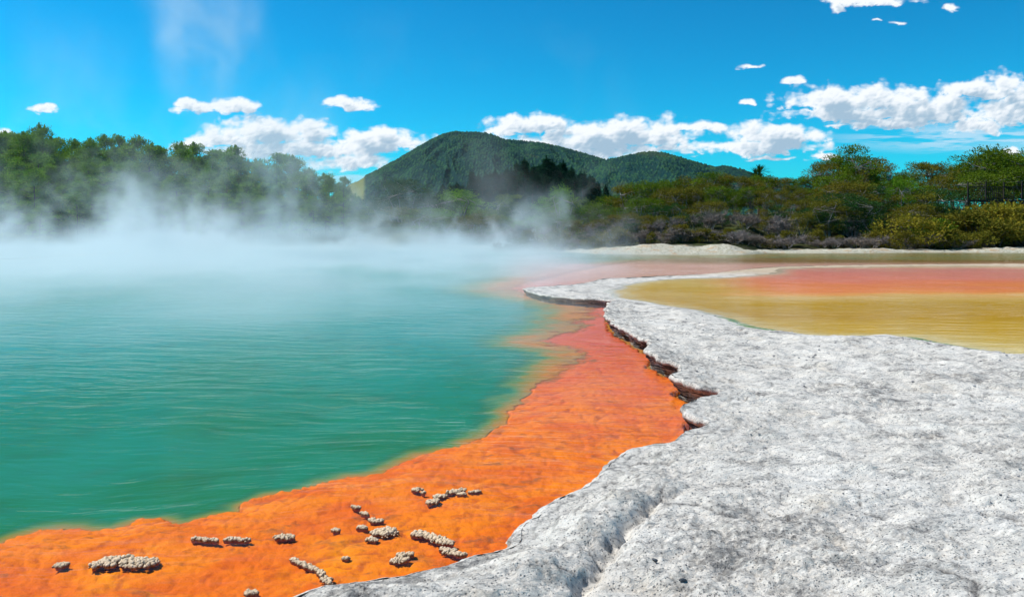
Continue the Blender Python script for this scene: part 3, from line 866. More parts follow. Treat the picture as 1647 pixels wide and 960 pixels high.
def make_kanuka(seed, mat, H=6.0, W=3.0, flat=.45, low=.25, name='kanuka_tree', n=34, per=170, size=.17, bark=None):
    g = np.random.default_rng(seed); root = proto(name)
    tm = MB(); C, R = [], []
    stems = g.integers(3, 5)
    tips = []
    for s_ in range(stems):
        a = s_ * 6.283 / stems + g.random()
        lean = W * (.25 + .35 * g.random())
        top = np.array([math.cos(a) * lean, math.sin(a) * lean, H * (.62 + .2 * g.random())])
        mid = top * .5 + np.array([g.normal() * .2, g.normal() * .2, H * .05])
        tm.tube([(math.cos(a) * .1, math.sin(a) * .1, -.3), mid * .5, mid, top], [.11, .09, .07, .035], 6)
        tips.append((mid, top))
    for i in range(n):
        a = g.random() * 6.283
        f = g.random() ** .75
        zz_ = H * (low + (1 - low) * f) - .3
        rr_ = W * math.sqrt(max(.03, 1 - max(0, (f - .25) / .80) ** 2)) * (.55 + .5 * g.random())
        if g.random() < .25: rr_ *= .45
        p = np.array([math.cos(a) * rr_, math.sin(a) * rr_, zz_])
        q = W * (.20 + .17 * g.random())
        C.append(p); R.append((q, q * (.8 + .4 * g.random()), q * (flat + .2 * g.random())))
        md, tp_ = tips[g.integers(len(tips))]
        st_ = md if zz_ < md[2] * 1.4 else tp_
        tm.tube([st_, st_ * .4 + p * .6 + np.array([0, 0, -.12]), p], [.035, .022, .01], 4)
    tm.obj('trunk', bark or M_PALEBARK, root)
    crown_obj('crown', [leaves(C, R, per, size, g, up=.35, aspect=2.4, shell=.45)], mat, root)
    return root
def make_shrub(seed, mat, H=1.6, W=1.3, name='shrub', n=20, per=150, size=.11):
    g = np.random.default_rng(seed); root = proto(name)
    tm = MB(); C, R = [], []
    for i in range(n):
        a = g.random() * 6.283; f = g.random()
        rr_ = W * math.sqrt(max(.05, 1 - f ** 2)) * (.4 + .55 * g.random())
        p = np.array([math.cos(a) * rr_, math.sin(a) * rr_, H * (.12 + .76 * f)])
        q = W * (.24 + .16 * g.random())
        C.append(p); R.append((q, q, q * .75))
        if i % 2 == 0: tm.tube([(0, 0, -.2), p * .5 + np.array([0, 0, -.1]), p], [.03, .02, .008], 4)
    tm.obj('stem', M_BARK, root)
    crown_obj('foliage', [leaves(C, R, per, size, g, up=.5, aspect=2.4, shell=.45)], mat, root)
    return root
def make_dead(seed, H=1.9, W=1.5, name='dead_shrub'):
    g = np.random.default_rng(seed); root = proto(name)
    tm = MB(); tw = []
    def grow(p, d, L, r_, lvl):
        q = p + d * L * .5 + g.normal(size=3) * L * .06; e = p + d * L + g.normal(size=3) * L * .1
        if lvl < 2: tm.tube([p, q, e], [r_, r_ * .8, r_ * .6], 4)
        else: tw.append((p, e))
        if lvl < 3:
            for _ in range(4 if lvl else 3):
                dn = d + g.normal(size=3) * .55; dn[2] = abs(dn[2]) * .6 + .12; dn /= np.linalg.norm(dn)
                grow(p + (e - p) * (.35 + .65 * g.random()), dn, L * (.5 + .25 * g.random()), r_ * .6, lvl + 1)
    for i in range(9):
        a = g.random() * 6.283; d = np.array([math.cos(a) * W / H * .8, math.sin(a) * W / H * .8, .75]); d /= np.linalg.norm(d)
        grow(np.array([math.cos(a) * .15, math.sin(a) * .15, -.1]), d, H * .62, .03, 0)
    tm.obj('stem', M_PALEBARK, root)
    A = np.array([p for p, e in tw]); E = np.array([e for p, e in tw])
    # each twig: a thin ribbon with several side sprigs
    A2 = [A]; E2 = [E]
    for k in range(5):
        f = g.random((len(A), 1)); s0 = A + (E - A) * f; dv = g.normal(size=A.shape) * .17; dv[:, 2] = np.abs(dv[:, 2])
        A2.append(s0); E2.append(s0 + dv)
    A = np.concatenate(A2); E = np.concatenate(E2)
    dvec = E - A; w = np.cross(dvec, g.normal(size=A.shape)); w /= np.linalg.norm(w, axis=1)[:, None] + 1e-9; w *= .013
    V = np.stack([A - w, A + w, E + w * .5, E - w * .5], 1).reshape(-1, 3)
    mesh_obj('twigs', V, np.arange(len(V)).reshape(-1, 4), M_DEADW, root, attrs={'clump': np.repeat(g.random(len(A)), 4)})
    return root
def make_fir(seed, H=22.0, W=3.6, name='fir_tree'):
    g = np.random.default_rng(seed); root = proto(name)
    tm = MB(); tm.tube([(0, 0, -1), (0, 0, H * .5), (0, 0, H * .98)], [.35, .2, .04], 6)
    C, R = [], []
    z = H * .10
    while z < H * .97:
        f = z / H; L = W * (1 - f) ** .8 * (.85 + .3 * g.random()) + .12
        n = max(4, int(8 * (1 - f) + 3)); a0 = g.random() * 6.3
        for j in range(n):
            a = a0 + j * 6.283 / n + g.normal() * .2; l = L * (.7 + .45 * g.random())
            for q in (.5, .92):
                C.append((math.cos(a) * l * q, math.sin(a) * l * q, z - l * q * .22)); R.append((.30 + l * .16, .30 + l * .16, .25 + l * .08))
        z += .55 + .55 * (1 - f)
    tm.obj('trunk', M_BARK, root)
    V = leaves(C, R, 26, .55, g, up=-.1, aspect=3, shell=.3)
    tip = leaves([(0, 0, H * .97), (0, 0, H * 1.0)], [(.2, .2, .6), (.1, .1, .5)], 30, .4, g, up=1, aspect=3)
    crown_obj('crown', [V, tip], M_FIR, root)
    return root
def make_cabbage(seed, H=3.6, name='cabbage_tree'):
    g = np.random.default_rng(seed); root = proto(name)
    tm = MB(); heads = [(0, 0, H), (.5, .2, H * .86), (-.55, .1, H * .9)]
    for h in heads: tm.tube([(0, 0, -.5), (h[0] * .3, h[1] * .3, H * .6), h], [.14, .11, .07], 6)
    tm.obj('trunk', M_BARK, root)
    V = []
    for h in heads:
        for i in range(70):
            a = g.random() * 6.283; e = g.uniform(-.5, 1.45)
            d = np.array([math.cos(a) * math.cos(e), math.sin(a) * math.cos(e), math.sin(e)])
            w = np.array([-math.sin(a), math.cos(a), 0]) * .035
            p0 = np.array(h, float); p1 = p0 + d * .5; p2 = p0 + d * .95 + np.array([0, 0, -.22])
            V += [p0 - w * .5, p0 + w * .5, p1 + w, p1 - w, p1 - w, p1 + w, p2 + w * .1, p2 - w * .1]
    V = np.array(V)
    mesh_obj('crown', V, np.arange(len(V)).reshape(-1, 4), M_DARKLEAF, root, attrs={'clump': np.zeros(len(V)) + .3})
    return root

used = {}
def place(protos, key, px, Y, top=None, height=None, wide=1.0, label='', cat='tree', group=None, pick=None, sink=.15, native=None):
    """stand a tree where it grows: px gives the bearing, Y the distance; top = the photo row its crown reaches"""
    i = pick if pick is not None else int(rng.integers(len(protos)))
    x = ax(px, Y); gz = float(ground_z(np.array([x]), np.array([Y]))[0])
    if top is not None: height = (HZ - top) / F * Y + CAMZ - gz
    height = max(height, .4) * (1.07 if native == 6.0 else 1)
    s = height / native
    loc = (x, Y, gz - sink * min(1, s)); rz = rng.random() * 6.283
    sc_ = (s * wide, s * wide, s)
    p = protos[i]
    if not used.get(p.name):
        used[p.name] = True
        p.location = loc; p.rotation_euler = (0, 0, rz); p.scale = sc_; o = p
    else: o = dup(p, loc, rz, sc_)
    o['label'] = label; o['category'] = cat
    if group: o['group'] = group
    elif 'group' in o: del o['group']
    return o
def sky_y(tab, px): return float(np.interp(px, [a for a, b in tab], [b for a, b in tab]))

# ------------------------------------------------------------------ left: the pine wood
PINES = [make_pine(s_) for s_ in (501, 502, 503, 504, 505, 506)]
TOPL = [(-400, 225), (-100, 220), (0, 212), (30, 214), (65, 212), (95, 230), (130, 222), (180, 222), (232, 224), (262, 236), (300, 239), (345, 240), (385, 246), (430, 252), (470, 259), (505, 264), (530, 285), (550, 300), (600, 318)]
rowsL = [(150, -2, 30, 'back row'), (134, 10, 27, 'second row from the back'), (120, 34, 27, 'middle row'), (109, 62, 30, 'front row')]
for ri, (Y0, drop, step, nm) in enumerate(rowsL):
    px = -330 + ri * 9
    while px < 575 - ri * 26:
        Y = Y0 + rng.uniform(-4, 4)
        top = sky_y(TOPL, px) + drop + rng.uniform(-6, 12) + (rng.uniform(0, 22) if ri > 1 else 0)
        gname = 'pines in the %s of the left wood' % nm
        place(PINES, 'p', px, Y, top, wide=rng.uniform(.9, 1.25) * (1.0 if ri < 2 else 1.12), native=13.0,
              label='dense green pine in the %s of the left shore wood' % nm, cat='pine', group=gname)
        px += step * rng.uniform(.7, 1.3)
place(PINES, 'p', 63, 140, 206, wide=.85, native=13.0, label='slim pine standing up clear above the left treeline', cat='pine', pick=1)
place(PINES, 'p', 552, 118, 288, wide=.8, native=13.0, label='small ragged pine at the right end of the pine wood, against the cloud', cat='pine', pick=3)
place(PINES, 'p', 210, 97, 318, wide=1.25, native=13.0, label='low yellow-green young pine in front of the wood', cat='pine', pick=2)
place(PINES, 'p', 62, 98, 332, wide=1.3, native=13.0, label='low young pine leaning out in front of dark trunks at far left', cat='pine', pick=4)
place(PINES, 'p', 318, 98, 335, wide=1.2, native=13.0, label='young pine half lost in steam above the rusty bank', cat='pine', pick=5)

# ------------------------------------------------------------------ centre: round trees, far firs
OL = [make_kanuka(s_, M_OLIVE, name='manuka_tree') for s_ in (601, 602, 603)]
GR = [make_kanuka(s_, M_GREENLEAF, name='kanuka_tree', flat=.38) for s_ in (611, 612, 613)]
LM = [make_kanuka(s_, M_LIME, name='broadleaf_tree', low=.1) for s_ in (621,)]
DK = [make_kanuka(s_, M_DARKLEAF, name='evergreen_tree', low=.08, per=200) for s_ in (631, 632)]
SH_O = [make_shrub(s_, M_OLIVE) for s_ in (641, 642)]
SH_G = [make_shrub(s_, M_GOLD, name='rusty_shrub') for s_ in (651,)]
SH_L = [make_shrub(s_, M_GREENLEAF, name='green_shrub') for s_ in (661,)]
DEAD = [make_dead(s_) for s_ in (671, 672, 673)]
FIRS = [make_fir(s_) for s_ in (681, 682, 683)]
CAB = [make_cabbage(691)]
TOPF = [(700, 300), (722, 290), (745, 284), (765, 276), (790, 268), (815, 264), (845, 258), (870, 253), (900, 256), (930, 262), (950, 272), (968, 290), (985, 302)]
for k, px in enumerate(np.linspace(704, 982, 34)):
    place(FIRS, 'f', px + rng.uniform(-4, 4), rng.uniform(225, 262), sky_y(TOPF, px) + rng.uniform(-3, 14), native=22.0, wide=rng.uniform(1.3, 1.9),
          label='tall dark fir in the stand at the foot of the mountain', cat='fir', group='firs below the mountain')
for px in np.linspace(712, 965, 22):
    place(FIRS, 'f', px + rng.uniform(-5, 5), rng.uniform(190, 220), sky_y(TOPF, px) + rng.uniform(18, 34), native=22.0, wide=rng.uniform(1.5, 2.0),
          label='dark fir on the near side of the stand below the mountain', cat='fir', group='nearer firs below the mountain')
place(DK, 'd', 648, 122, 292, wide=1.25, native=6.0, label='big round dark green tree with sunlit top below the mountain', cat='tree', pick=0)
place(DK, 'd', 622, 128, 318, wide=1.2, native=6.0, label='dark tree in thin steam left of the big round tree', cat='tree', pick=1)
place(LM, 'l', 735, 124, 308, wide=1.5, native=6.0, label='round mid green tree in steam, right of the big dark tree', cat='tree', pick=0)
place(LM, 'l', 903, 100, 304, wide=.9, native=6.0, label='bright lime green bush behind the rusty scrub, left end of right-hand hill', cat='tree', pick=0)
for px in np.arange(560, 1010, 21):
    place(GR + DK, 'g', px + rng.uniform(-8, 8), rng.uniform(118, 170), 326 + rng.uniform(-12, 16), wide=rng.uniform(1.2, 1.8), native=6.0,
          label='green tree in the low belt beyond the steam, under the mountain', cat='tree', group='trees of the low green belt')
for px in np.arange(575, 960, 20):
    place(GR + LM + OL, 'g', px + rng.uniform(-8, 8), rng.uniform(103, 114), 348 + rng.uniform(-12, 10), wide=rng.uniform(1.3, 1.9), native=6.0,
          label='low bushy tree before the green belt beyond the steam', cat='tree', group='bushy trees before the green belt')

# ------------------------------------------------------------------ right: the scrub-covered hill
TOPR = [(780, 372), (830, 352), (860, 336), (890, 322), (920, 312), (955, 306), (1000, 303), (1035, 292), (1060, 280), (1075, 279), (1100, 286), (1135, 276), (1165, 279), (1200, 284), (1240, 281), (1290, 280), (1318, 270),
        (1348, 252), (1362, 248), (1392, 252), (1412, 262), (1440, 275), (1462, 274), (1485, 262), (1520, 266), (1548, 268), (1572, 252), (1602, 246), (1640, 250), (1680, 240), (2100, 250)]
def rowR(Ya, Yb, step, drop, spread_, kinds, wide, label, group, x0, x1, cat='tree', native=6.0):
    px = x0
    while px < x1:
        place(kinds[int(rng.integers(len(kinds)))], 'r', px, rng.uniform(Ya, Yb), sky_y(TOPR, px) + drop + rng.uniform(-spread_, spread_), wide=rng.uniform(*wide), native=native,
              label=label, cat=cat, group=group)
        px += step * rng.uniform(.75, 1.25)
rowR(101, 107, 24, 3, 5, [GR, OL, GR], (.8, 1.15), 'spreading tree on the crest of the right-hand hill, against the sky', 'trees on the crest of the right hill', 1010, 1960)
rowR(96, 100, 25, 26, 8, [GR, OL, GR], (.95, 1.3), 'olive green tree just below the crest of the right-hand hill', 'trees below the crest of the right hill', 880, 1960)
rowR(91, 95, 25, 48, 9, [OL, OL, DK], (1.05, 1.4), 'olive brown tree half way down the right-hand hill', 'trees half way down the right hill', 850, 1560)
rowR(87, 90, 26, 68, 9, [OL, DK, OL], (1.15, 1.5), 'scrubby olive tree on the lower slope of the right-hand hill', 'scrub on the lower slope of the right hill', 830, 1545)
# low brush along the foot
for px in np.arange(800, 1560, 20):
    Y = rng.uniform(80.5, 85)
    place(DEAD, 'dd', px, Y, height=rng.uniform(.9, 1.7), wide=rng.uniform(1.1, 1.5), native=1.9, label='bare grey-brown brush at the foot of the right-hand hill', cat='dead shrub', group='bare brush at the foot of the hill')
for px in np.arange(840, 1560, 60):
    place(DEAD, 'dd', px + rng.uniform(-9, 9), rng.uniform(86, 89), height=rng.uniform(2.0, 3.0), wide=.9, native=1.9, label='tall leafless grey brush among the lower trees of the right hill', cat='dead shrub', group='tall bare brush on the lower slope')
for px in np.arange(850, 1560, 47):
    place(SH_O, 'so', px + rng.uniform(-14, 14), rng.uniform(80, 83), height=rng.uniform(1.3, 2.4), wide=rng.uniform(.9, 1.3), native=1.6, label='low olive bush among the bare brush by the far shore', cat='shrub', group='olive bushes in the brush by the shore')
for (px, Y, top, pr, lb) in [(1462, 83, 343, SH_G, 'small yellow-green bush above the driftwood-grey brush'), (1512, 84, 352, SH_L, 'flat bright green bush on the bank at right'),
                             (1536, 82, 366, SH_O, 'rounded olive bush at the waterside, left of two'), (1602, 82, 358, SH_O, 'large rounded olive bush at the waterside, under the railing'),
                             (1636, 87, 327, SH_G, 'yellow-olive bush on the slope at the right edge'), (1612, 90, 322, SH_G, 'low rusty bush just under the walkway'), (1588, 88, 323, SH_G, 'rusty orange low bush at left end of the walkway bank'),
                             (1566, 85, 338, SH_O, 'dark olive bush on the bare bank below the walkway')]:
    place(pr, 's', px, Y, top, wide=1.5, native=1.6, label=lb, cat='shrub')
for px in (1660, 1690, 1730, 1770, 1815, 1860, 1910, 1575, 1622, 1645):
    place(SH_O, 's', px, rng.uniform(83, 88), 345 + rng.uniform(-12, 14), wide=1.4, native=1.6, label='olive bush covering the bank below the walkway', cat='shrub', group='bushes on the walkway bank')
# little bushes on the far left and centre shore
for px, Y, top, pr, lb in [(12, 99, 372, SH_G, 'rusty low bush at far left shore in steam'), (68, 98, 376, SH_G, 'small rusty bush in steam near the left shore'), (282, 98, 374, SH_G, 'yellow-brown bush at left end of the rusty bank'),
                           (303, 99, 376, SH_O, 'low olive bush behind the rusty bank'), (342, 99, 373, SH_O, 'larger olive bush at right end of the rusty bank'),
                           (612, 95, 371, SH_O, 'low olive bush on the centre shore'), (648, 94, 371, SH_G, 'golden brown bush on the centre shore'), (662, 94, 376, SH_O, 'small bush right of the golden one')]:
    place(pr, 's', px, Y, top, wide=1.6, native=1.6, label=lb, cat='shrub')
for px in (722, 736, 752, 790, 806, 824):
    place(DEAD, 'dd', px, 92, 370, wide=1.3, native=1.9, label='bare grey bush on the centre shore in drifting steam', cat='dead shrub', group='bare bushes on the centre shore')
place(CAB, 'c', 1222, 108, 272, wide=1.3, native=3.9, label='spiky-headed cabbage tree poking above the hill crest', cat='cabbage tree', sink=0)
place(GR, 'g', 1376, 99, 238, wide=.75, native=6.0, label='highest flat-topped tree, leaning against the sky on the right-hand hill', cat='tree', pick=0)
place(LM, 'l', 1452, 92, 287, wide=.6, native=6.0, label='bright yellow-green tree half way up, right of the flat-topped tree', cat='tree', pick=0)
place(GR, 'g', 1600, 100, 240, wide=1.3, native=6.0, label='broad bright green tree crown over the walkway at right edge', cat='tree', pick=2)
for p in PINES + OL + GR + LM + DK + SH_O + SH_G + SH_L + DEAD + FIRS + CAB:
    if not used.get(p.name):
        for c_ in list(p.children): bpy.data.objects.remove(c_)
        bpy.data.objects.remove(p)

# ================================================================== THE CLUMPS standing in the orange water
M_CLUMP, t, out = new_mat('crusted_sinter')
geo = t.node('ShaderNodeNewGeometry'); pos = geo.outputs['Position']
n = t.noise(pos, 60, 4, .65); ht = attr(t, 'tip')
c = t.mix(t.smooth(t.m('ADD', ht, t.m('MULTIPLY', n, .6)), .45, 1.15), (.13, .065, .022), (.74, .58, .40))  # crevice shade between the knobs painted in: dark low down, paler tips
zz_ = t.node('ShaderNodeSeparateXYZ', {0: pos}).outputs[2]
c = t.mix(t.m('MULTIPLY', geo.outputs['Random Per Island'], .35), c, (.46, .33, .20))
c = t.mix(t.smooth(zz_, -.004, -.016), c, (.34, .13, .02))
principled(t, out, c, .85, t.noise(pos, 140, 3, .6), .2, .6, .01)
def ico(sub):
    import bmesh
    bm = bmesh.new(); bmesh.ops.create_icosphere(bm, subdivisions=sub, radius=1)
    V = np.array([v.co[:] for v in bm.verts]); Fc = np.array([[v.index for v in f.verts] for f in bm.faces]); bm.free()
    return V, Fc
IV, IF = ico(2)
def clump(path, wpx, label, group=None, dense=1.0, hgt=1.0):
    """knobbly crust: path in photo pixels along its waterline, wpx its half width in pixels"""
    P_ = np.array([gp(a, b, -.01) for a, b in path]); c0 = P_.mean(0)
    half = wpx / F * c0[1]
    seg = np.hypot(*np.diff(P_, axis=0).T) if len(P_) > 1 else np.array([0])
    L = seg.sum(); n = int(dense * (30 + 2.2 * (L * half * 2 + half * half * 3) / (.011 ** 2)))
    n = min(n, 900)
    cum = np.concatenate([[0], np.cumsum(seg)])
    Vs, Fs, T = [], [], []; k = 0
    for i in range(n):
        tt = rng.random() * L
        x_ = np.interp(tt, cum, P_[:, 0]) if L > 0 else P_[0, 0]; y_ = np.interp(tt, cum, P_[:, 1]) if L > 0 else P_[0, 1]
        endf = 1.0 if L == 0 else min(1, .55 + 3 * min(tt, L - tt) / L)
        lump = max(.35, .85 + 1.0 * perlin(np.array([tt * 24]), np.array([c0[0] * 5.]), 7)[0])
        if perlin(np.array([tt * 55 + 3]), np.array([c0[1] * 9.]), 8)[0] > .38: continue
        a = rng.random() * 6.283; q = math.sqrt(rng.random())
        dx = math.cos(a) * q * half * 1.25 * lump * endf; dy = math.sin(a) * q * half * lump * endf * 1.15
        hz = (1 - q ** 2) * half * .24 * hgt * lump * endf - .008
        s_ = (.0038 + .0105 * rng.random() ** 2.2) * (1.15 if half > .03 else .95)
        off = perlin(IV[:, 0] * 1.9 + i * 3.1, IV[:, 1] * 1.9 + IV[:, 2] * 2.3, 5) * .55
        v = IV * (1 + off)[:, None] * s_
        v[:, 2] *= 1.1
        base = np.array([x_ + dx - c0[0], y_ + dy - c0[1], hz + .004])
        Vs.append(v + base); Fs.append(IF + k); k += len(IV)
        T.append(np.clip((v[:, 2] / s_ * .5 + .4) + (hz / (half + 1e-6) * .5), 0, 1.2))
    y_j = (rng.random(26) - .5) * half * .5
    # solid core down to the bed
    nc = 26
    for i in range(nc):
        tt = L * i / (nc - 1)
        x_ = np.interp(tt, cum, P_[:, 0]) if L > 0 else P_[0, 0]; y_ = np.interp(tt, cum, P_[:, 1]) if L > 0 else P_[0, 1]
        rr0 = half * rng.uniform(.35, .75); v = IV * np.array([rr0, rr0, .018])
        Vs.append(v + np.array([x_ - c0[0], y_ - c0[1] + y_j[i], -.014])); Fs.append(IF + k); k += len(IV); T.append(np.zeros(len(IV)))
    o = mesh_obj('sinter_clump', np.concatenate(Vs), np.concatenate(Fs), M_CLUMP, smooth=True, attrs={'tip': np.concatenate(T)})
    o.location = (c0[0], c0[1], 0)
    props(o, label, 'mineral clump', group or 'knobbly mineral clumps in the orange water')
for path, w_, lb in [
    ([(155, 910), (175, 905), (200, 904), (225, 908), (248, 905)], 13, 'largest flat cluster of pale knobbly crust, at bottom left'),
    ([(92, 912), (107, 909)], 6, 'small loose clump left of the largest flat cluster'),
    ([(309, 868), (322, 868), (333, 870), (350, 871)], 5, 'left bar of the two short crust bars in a row'),
    ([(363, 869), (380, 869), (398, 870)], 5, 'right bar of the two short crust bars in a row'),
    ([(445, 865), (456, 866), (470, 865)], 5.5, 'short crust bar alone, right of the two bars in a row'),
    ([(400, 955), (412, 956)], 6, 'clump cut by the bottom edge, under the two short bars'),
    ([(470, 901), (490, 910), (508, 918), (520, 928), (532, 941)], 6, 'long thin curved ridge of crust running to the grey slab at bottom'),
    ([(537, 854), (545, 855)], 4, 'tiny clump left of the row of small ones'),
    ([(568, 816), (577, 818)], 4.5, 'uppermost small clump of the slanting row in the middle'),
    ([(582, 826), (592, 829)], 5, 'second small clump down the slanting row in the middle'),
    ([(597, 838), (606, 840), (615, 839)], 4.5, 'third clump of the slanting row, with a tail to the right'),
    ([(576, 849), (589, 851)], 5, 'small clump left of the round cushion'),
    ([(612, 858), (626, 858)], 12, 'round cushion of pale crust with a drooping left side'),
    ([(594, 868), (603, 871)], 5, 'small clump just below left of the round cushion'),
    ([(552, 899), (560, 900)], 4.5, 'lone small clump between long ridge and round cushion'),
    ([(630, 904), (645, 903), (655, 900)], 6.5, 'double lobed clump below the round cushion'),
    ([(640, 893), (648, 896)], 4.5, 'small knob on top of the double lobed clump'),
    ([(654, 893), (664, 893)], 5, 'small clump right of the double lobed one'),
    ([(664, 861), (680, 860), (695, 866), (710, 872), (726, 876)], 7.5, 'broad long ridge of crust sloping down to the right'),
    ([(710, 884), (722, 888), (738, 893), (746, 893)], 7, 'lower knobbly piece at the end of the broad long ridge'),
    ([(664, 788), (672, 789)], 5, 'small far clump at the left of the upper row'),
    ([(679, 793), (682, 794)], 3.5, 'tiniest far clump beside the left one of the upper row'),
    ([(690, 811), (702, 805)], 5.5, 'lower left clump of the upper slanting pair'),
    ([(700, 801), (714, 799)], 5.5, 'upper right clump of the upper slanting pair'),
    ([(718, 794), (732, 792), (746, 788)], 5.5, 'long clump in the middle of the upper row'),
    ([(738, 796), (748, 796)], 4.5, 'small clump beneath the long one of the upper row'),
    ([(756, 793), (772, 791)], 4.5, 'rightmost slim clump of the upper row'),
]:
    clump(path, w_, lb)

# dark pebbles and grit on the plate
M_PEBBLE, t, out = new_mat('dark_pebble')
geo = t.node('ShaderNodeNewGeometry')
principled(t, out, t.mix(t.noise(geo.outputs['Position'], 60, 4, .6), (.035, .04, .05), (.10, .11, .12)), .6, t.noise(geo.outputs['Position'], 80, 3, .6), .3, .4, .01)
def terr_at(x, y): return float(terr_height(np.array([x]), np.array([y]))[0])
for px, py, sx_, sy_, sz_, rz, lb in [(1053, 903, .020, .013, .011, -.6, 'dark pebble on the grey plate, left of two'), (1098, 930, .022, .010, .009, .1, 'flat dark pebble on the grey plate, right of two')]:
    x_, y_ = gp(px, py, .13)
    V = IV * (1 + .22 * perlin(IV[:, 0] * 1.6 + px, IV[:, 1] * 1.6 + IV[:, 2], 3))[:, None] * np.array([sx_, sy_, sz_])
    o = mesh_obj('pebble', V, IF, M_PEBBLE, smooth=False); o.location = (x_, y_, terr_at(x_, y_) + sz_ * .5); o.rotation_euler = (0, 0, rz)
    props(o, lb, 'pebble', 'dark pebbles on the plate')
M_GRIT, t, out = new_mat('grit')
geo = t.node('ShaderNodeNewGeometry')
gc = t.mix(geo.outputs['Random Per Island'], (.10, .10, .11), (.55, .53, .50))
principled(t, out, gc, .85, None, .2)
N = 9000
a_ = rng.uniform(rad(-20), rad(38), N); r_ = 3.0 * (22 / 3.0) ** (rng.random(N) ** .75)
gx, gy = np.sin(a_) * r_, np.cos(a_) * r_
okp = inside(gx, gy, TERR_POLY); gx, gy, r_ = gx[okp], gy[okp], r_[okp]
gz_, gb, gd, gr_ = terr_height(gx, gy, True)
okp = (gb < -.02) & (gd > .12) & (fbm(gx * .9, gy * .9, 3, 131) > -.25); gx, gy, gz_, r_ = gx[okp], gy[okp], gz_[okp], r_[okp]
I1V, I1F = ico(1)
sz = (.0022 + .006 * rng.random(len(gx)) ** 4) * np.clip(r_ / 6, .8, 2.2)
jit_ = 1 + .35 * rng.normal(size=(len(gx), len(I1V), 1)) * .6
GV = I1V[None] * jit_ * sz[:, None, None] * np.array([1.2, 1, .7]) + np.stack([gx, gy, gz_ + sz * .3], 1)[:, None]
GF = (I1F[None] + (np.arange(len(gx)) * len(I1V))[:, None, None]).reshape(-1, 3)
props(mesh_obj('gravel', GV.reshape(-1, 3), GF, M_GRIT), 'loose grey grit strewn over the pale plate', 'gravel', None, 'stuff')

# ================================================================== WALKWAY with railing on the hill at right, low fence on the rusty bank
M_DWOOD, t, out = new_mat('dark_wood')
geo = t.node('ShaderNodeNewGeometry')
wn = t.noise(t.scale(geo.outputs['Position'], (6, 6, 30)), 1, 4, .6)
principled(t, out, t.mix(wn, (.020, .017, .014), (.06, .05, .04)), .8, wn, .2, .3, .02)
M_PWOOD, t, out = new_mat('weathered_wood')
geo = t.node('ShaderNodeNewGeometry')
principled(t, out, t.mix(t.noise(geo.outputs['Position'], 8, 4, .6), (.34, .30, .26), (.52, .48, .43)), .85, None, .2)
Yw = 91.0
xw0, xw1 = ax(1557, Yw), ax(1760, Yw); zd = (HZ - 321) / F * Yw + CAMZ; zr = (HZ - 301) / F * Yw + CAMZ
walk = empty('walkway', (xw0, Yw, zd - 1.0))
walk['label'] = 'dark timber walkway with slatted railing among trees at right edge'; walk['category'] = 'walkway'
mb = MB(); mb.box(((xw1 - xw0) / 2, .8, 1.0 - .12), (xw1 - xw0, 1.6, .22)); mb.obj('deck', M_DWOOD, walk)
mb = MB(); mb.box(((xw1 - xw0) / 2, -.03, 1.0 + (zr - zd)), (xw1 - xw0, .09, .09)); mb.box(((xw1 - xw0) / 2, -.03, 1.0 + .12), (xw1 - xw0, .06, .08)); mb.obj('rail', M_DWOOD, walk)
L_ = xw1 - xw0; npst = 8
for i in range(npst):
    mb = MB(); mb.box((L_ * i / (npst - 1), .03, .5 + (zr - zd) / 2 + .05), (.12, .12, 1.0 + (zr - zd) + .1 + 1.0)); mb.obj('post', M_DWOOD, walk)
mb = MB()
for i in range(int(L_ / .22)):
    if i * .22 < L_ * .36: mb.box((.1 + i * .22, -.03, 1.0 + (zr - zd) * .55), (.045, .045, (zr - zd) * .8))
mb.obj('baluster', M_DWOOD, walk)
mb = MB()
for i in range(14):
    mb.box((L_ * (.33 + .048 * i), -.09, 1.0 - .06), (L_ * .026, .03, .07))
mb.obj('kick_board', M_PWOOD, walk)

x0, x1 = ax(232, 95.5), ax(382, 95.5)
fen = empty('boardwalk', (x0, 95.5, 0))
fen['label'] = 'low boardwalk with short pale posts on the rusty bank at left'; fen['category'] = 'boardwalk'
L_ = x1 - x0; zg = float(ground_z(np.array([(x0 + x1) / 2]), np.array([95.5]))[0])
mb = MB(); mb.box((L_ / 2, .7, zg + .42), (L_, 1.4, .10)); mb.obj('deck', M_DWOOD, fen)
M_RUST, t, out = new_mat('rusty_board')
principled(t, out, (.30, .10, .045), .9, None, .1)
mb = MB(); mb.box((L_ / 2, -.03, zg + .12), (L_, .04, .44)); mb.obj('skirt', M_RUST, fen)
for i in range(15):
    mb = MB(); mb.box((L_ * i / 14, -.12, zg + .35), (.09, .09, 1.0)); mb.obj('post', M_PWOOD, fen)

# ================================================================== STEAM over the hot water
M_STEAM, t, out = new_mat('steam')
pv = t.node('ShaderNodeVolumePrincipled')
pv.inputs['Color'].default_value = (.93, .975, 1, 1)
pv.inputs['Density'].default_value = 1.0
pv.inputs['Anisotropy'].default_value = .2
pv.inputs['Density Attribute'].default_value = 'density'
t.l.new(pv.outputs[0], out.inputs['Volume'])
M_STEAM.cycles.volume_step_rate = 1.0

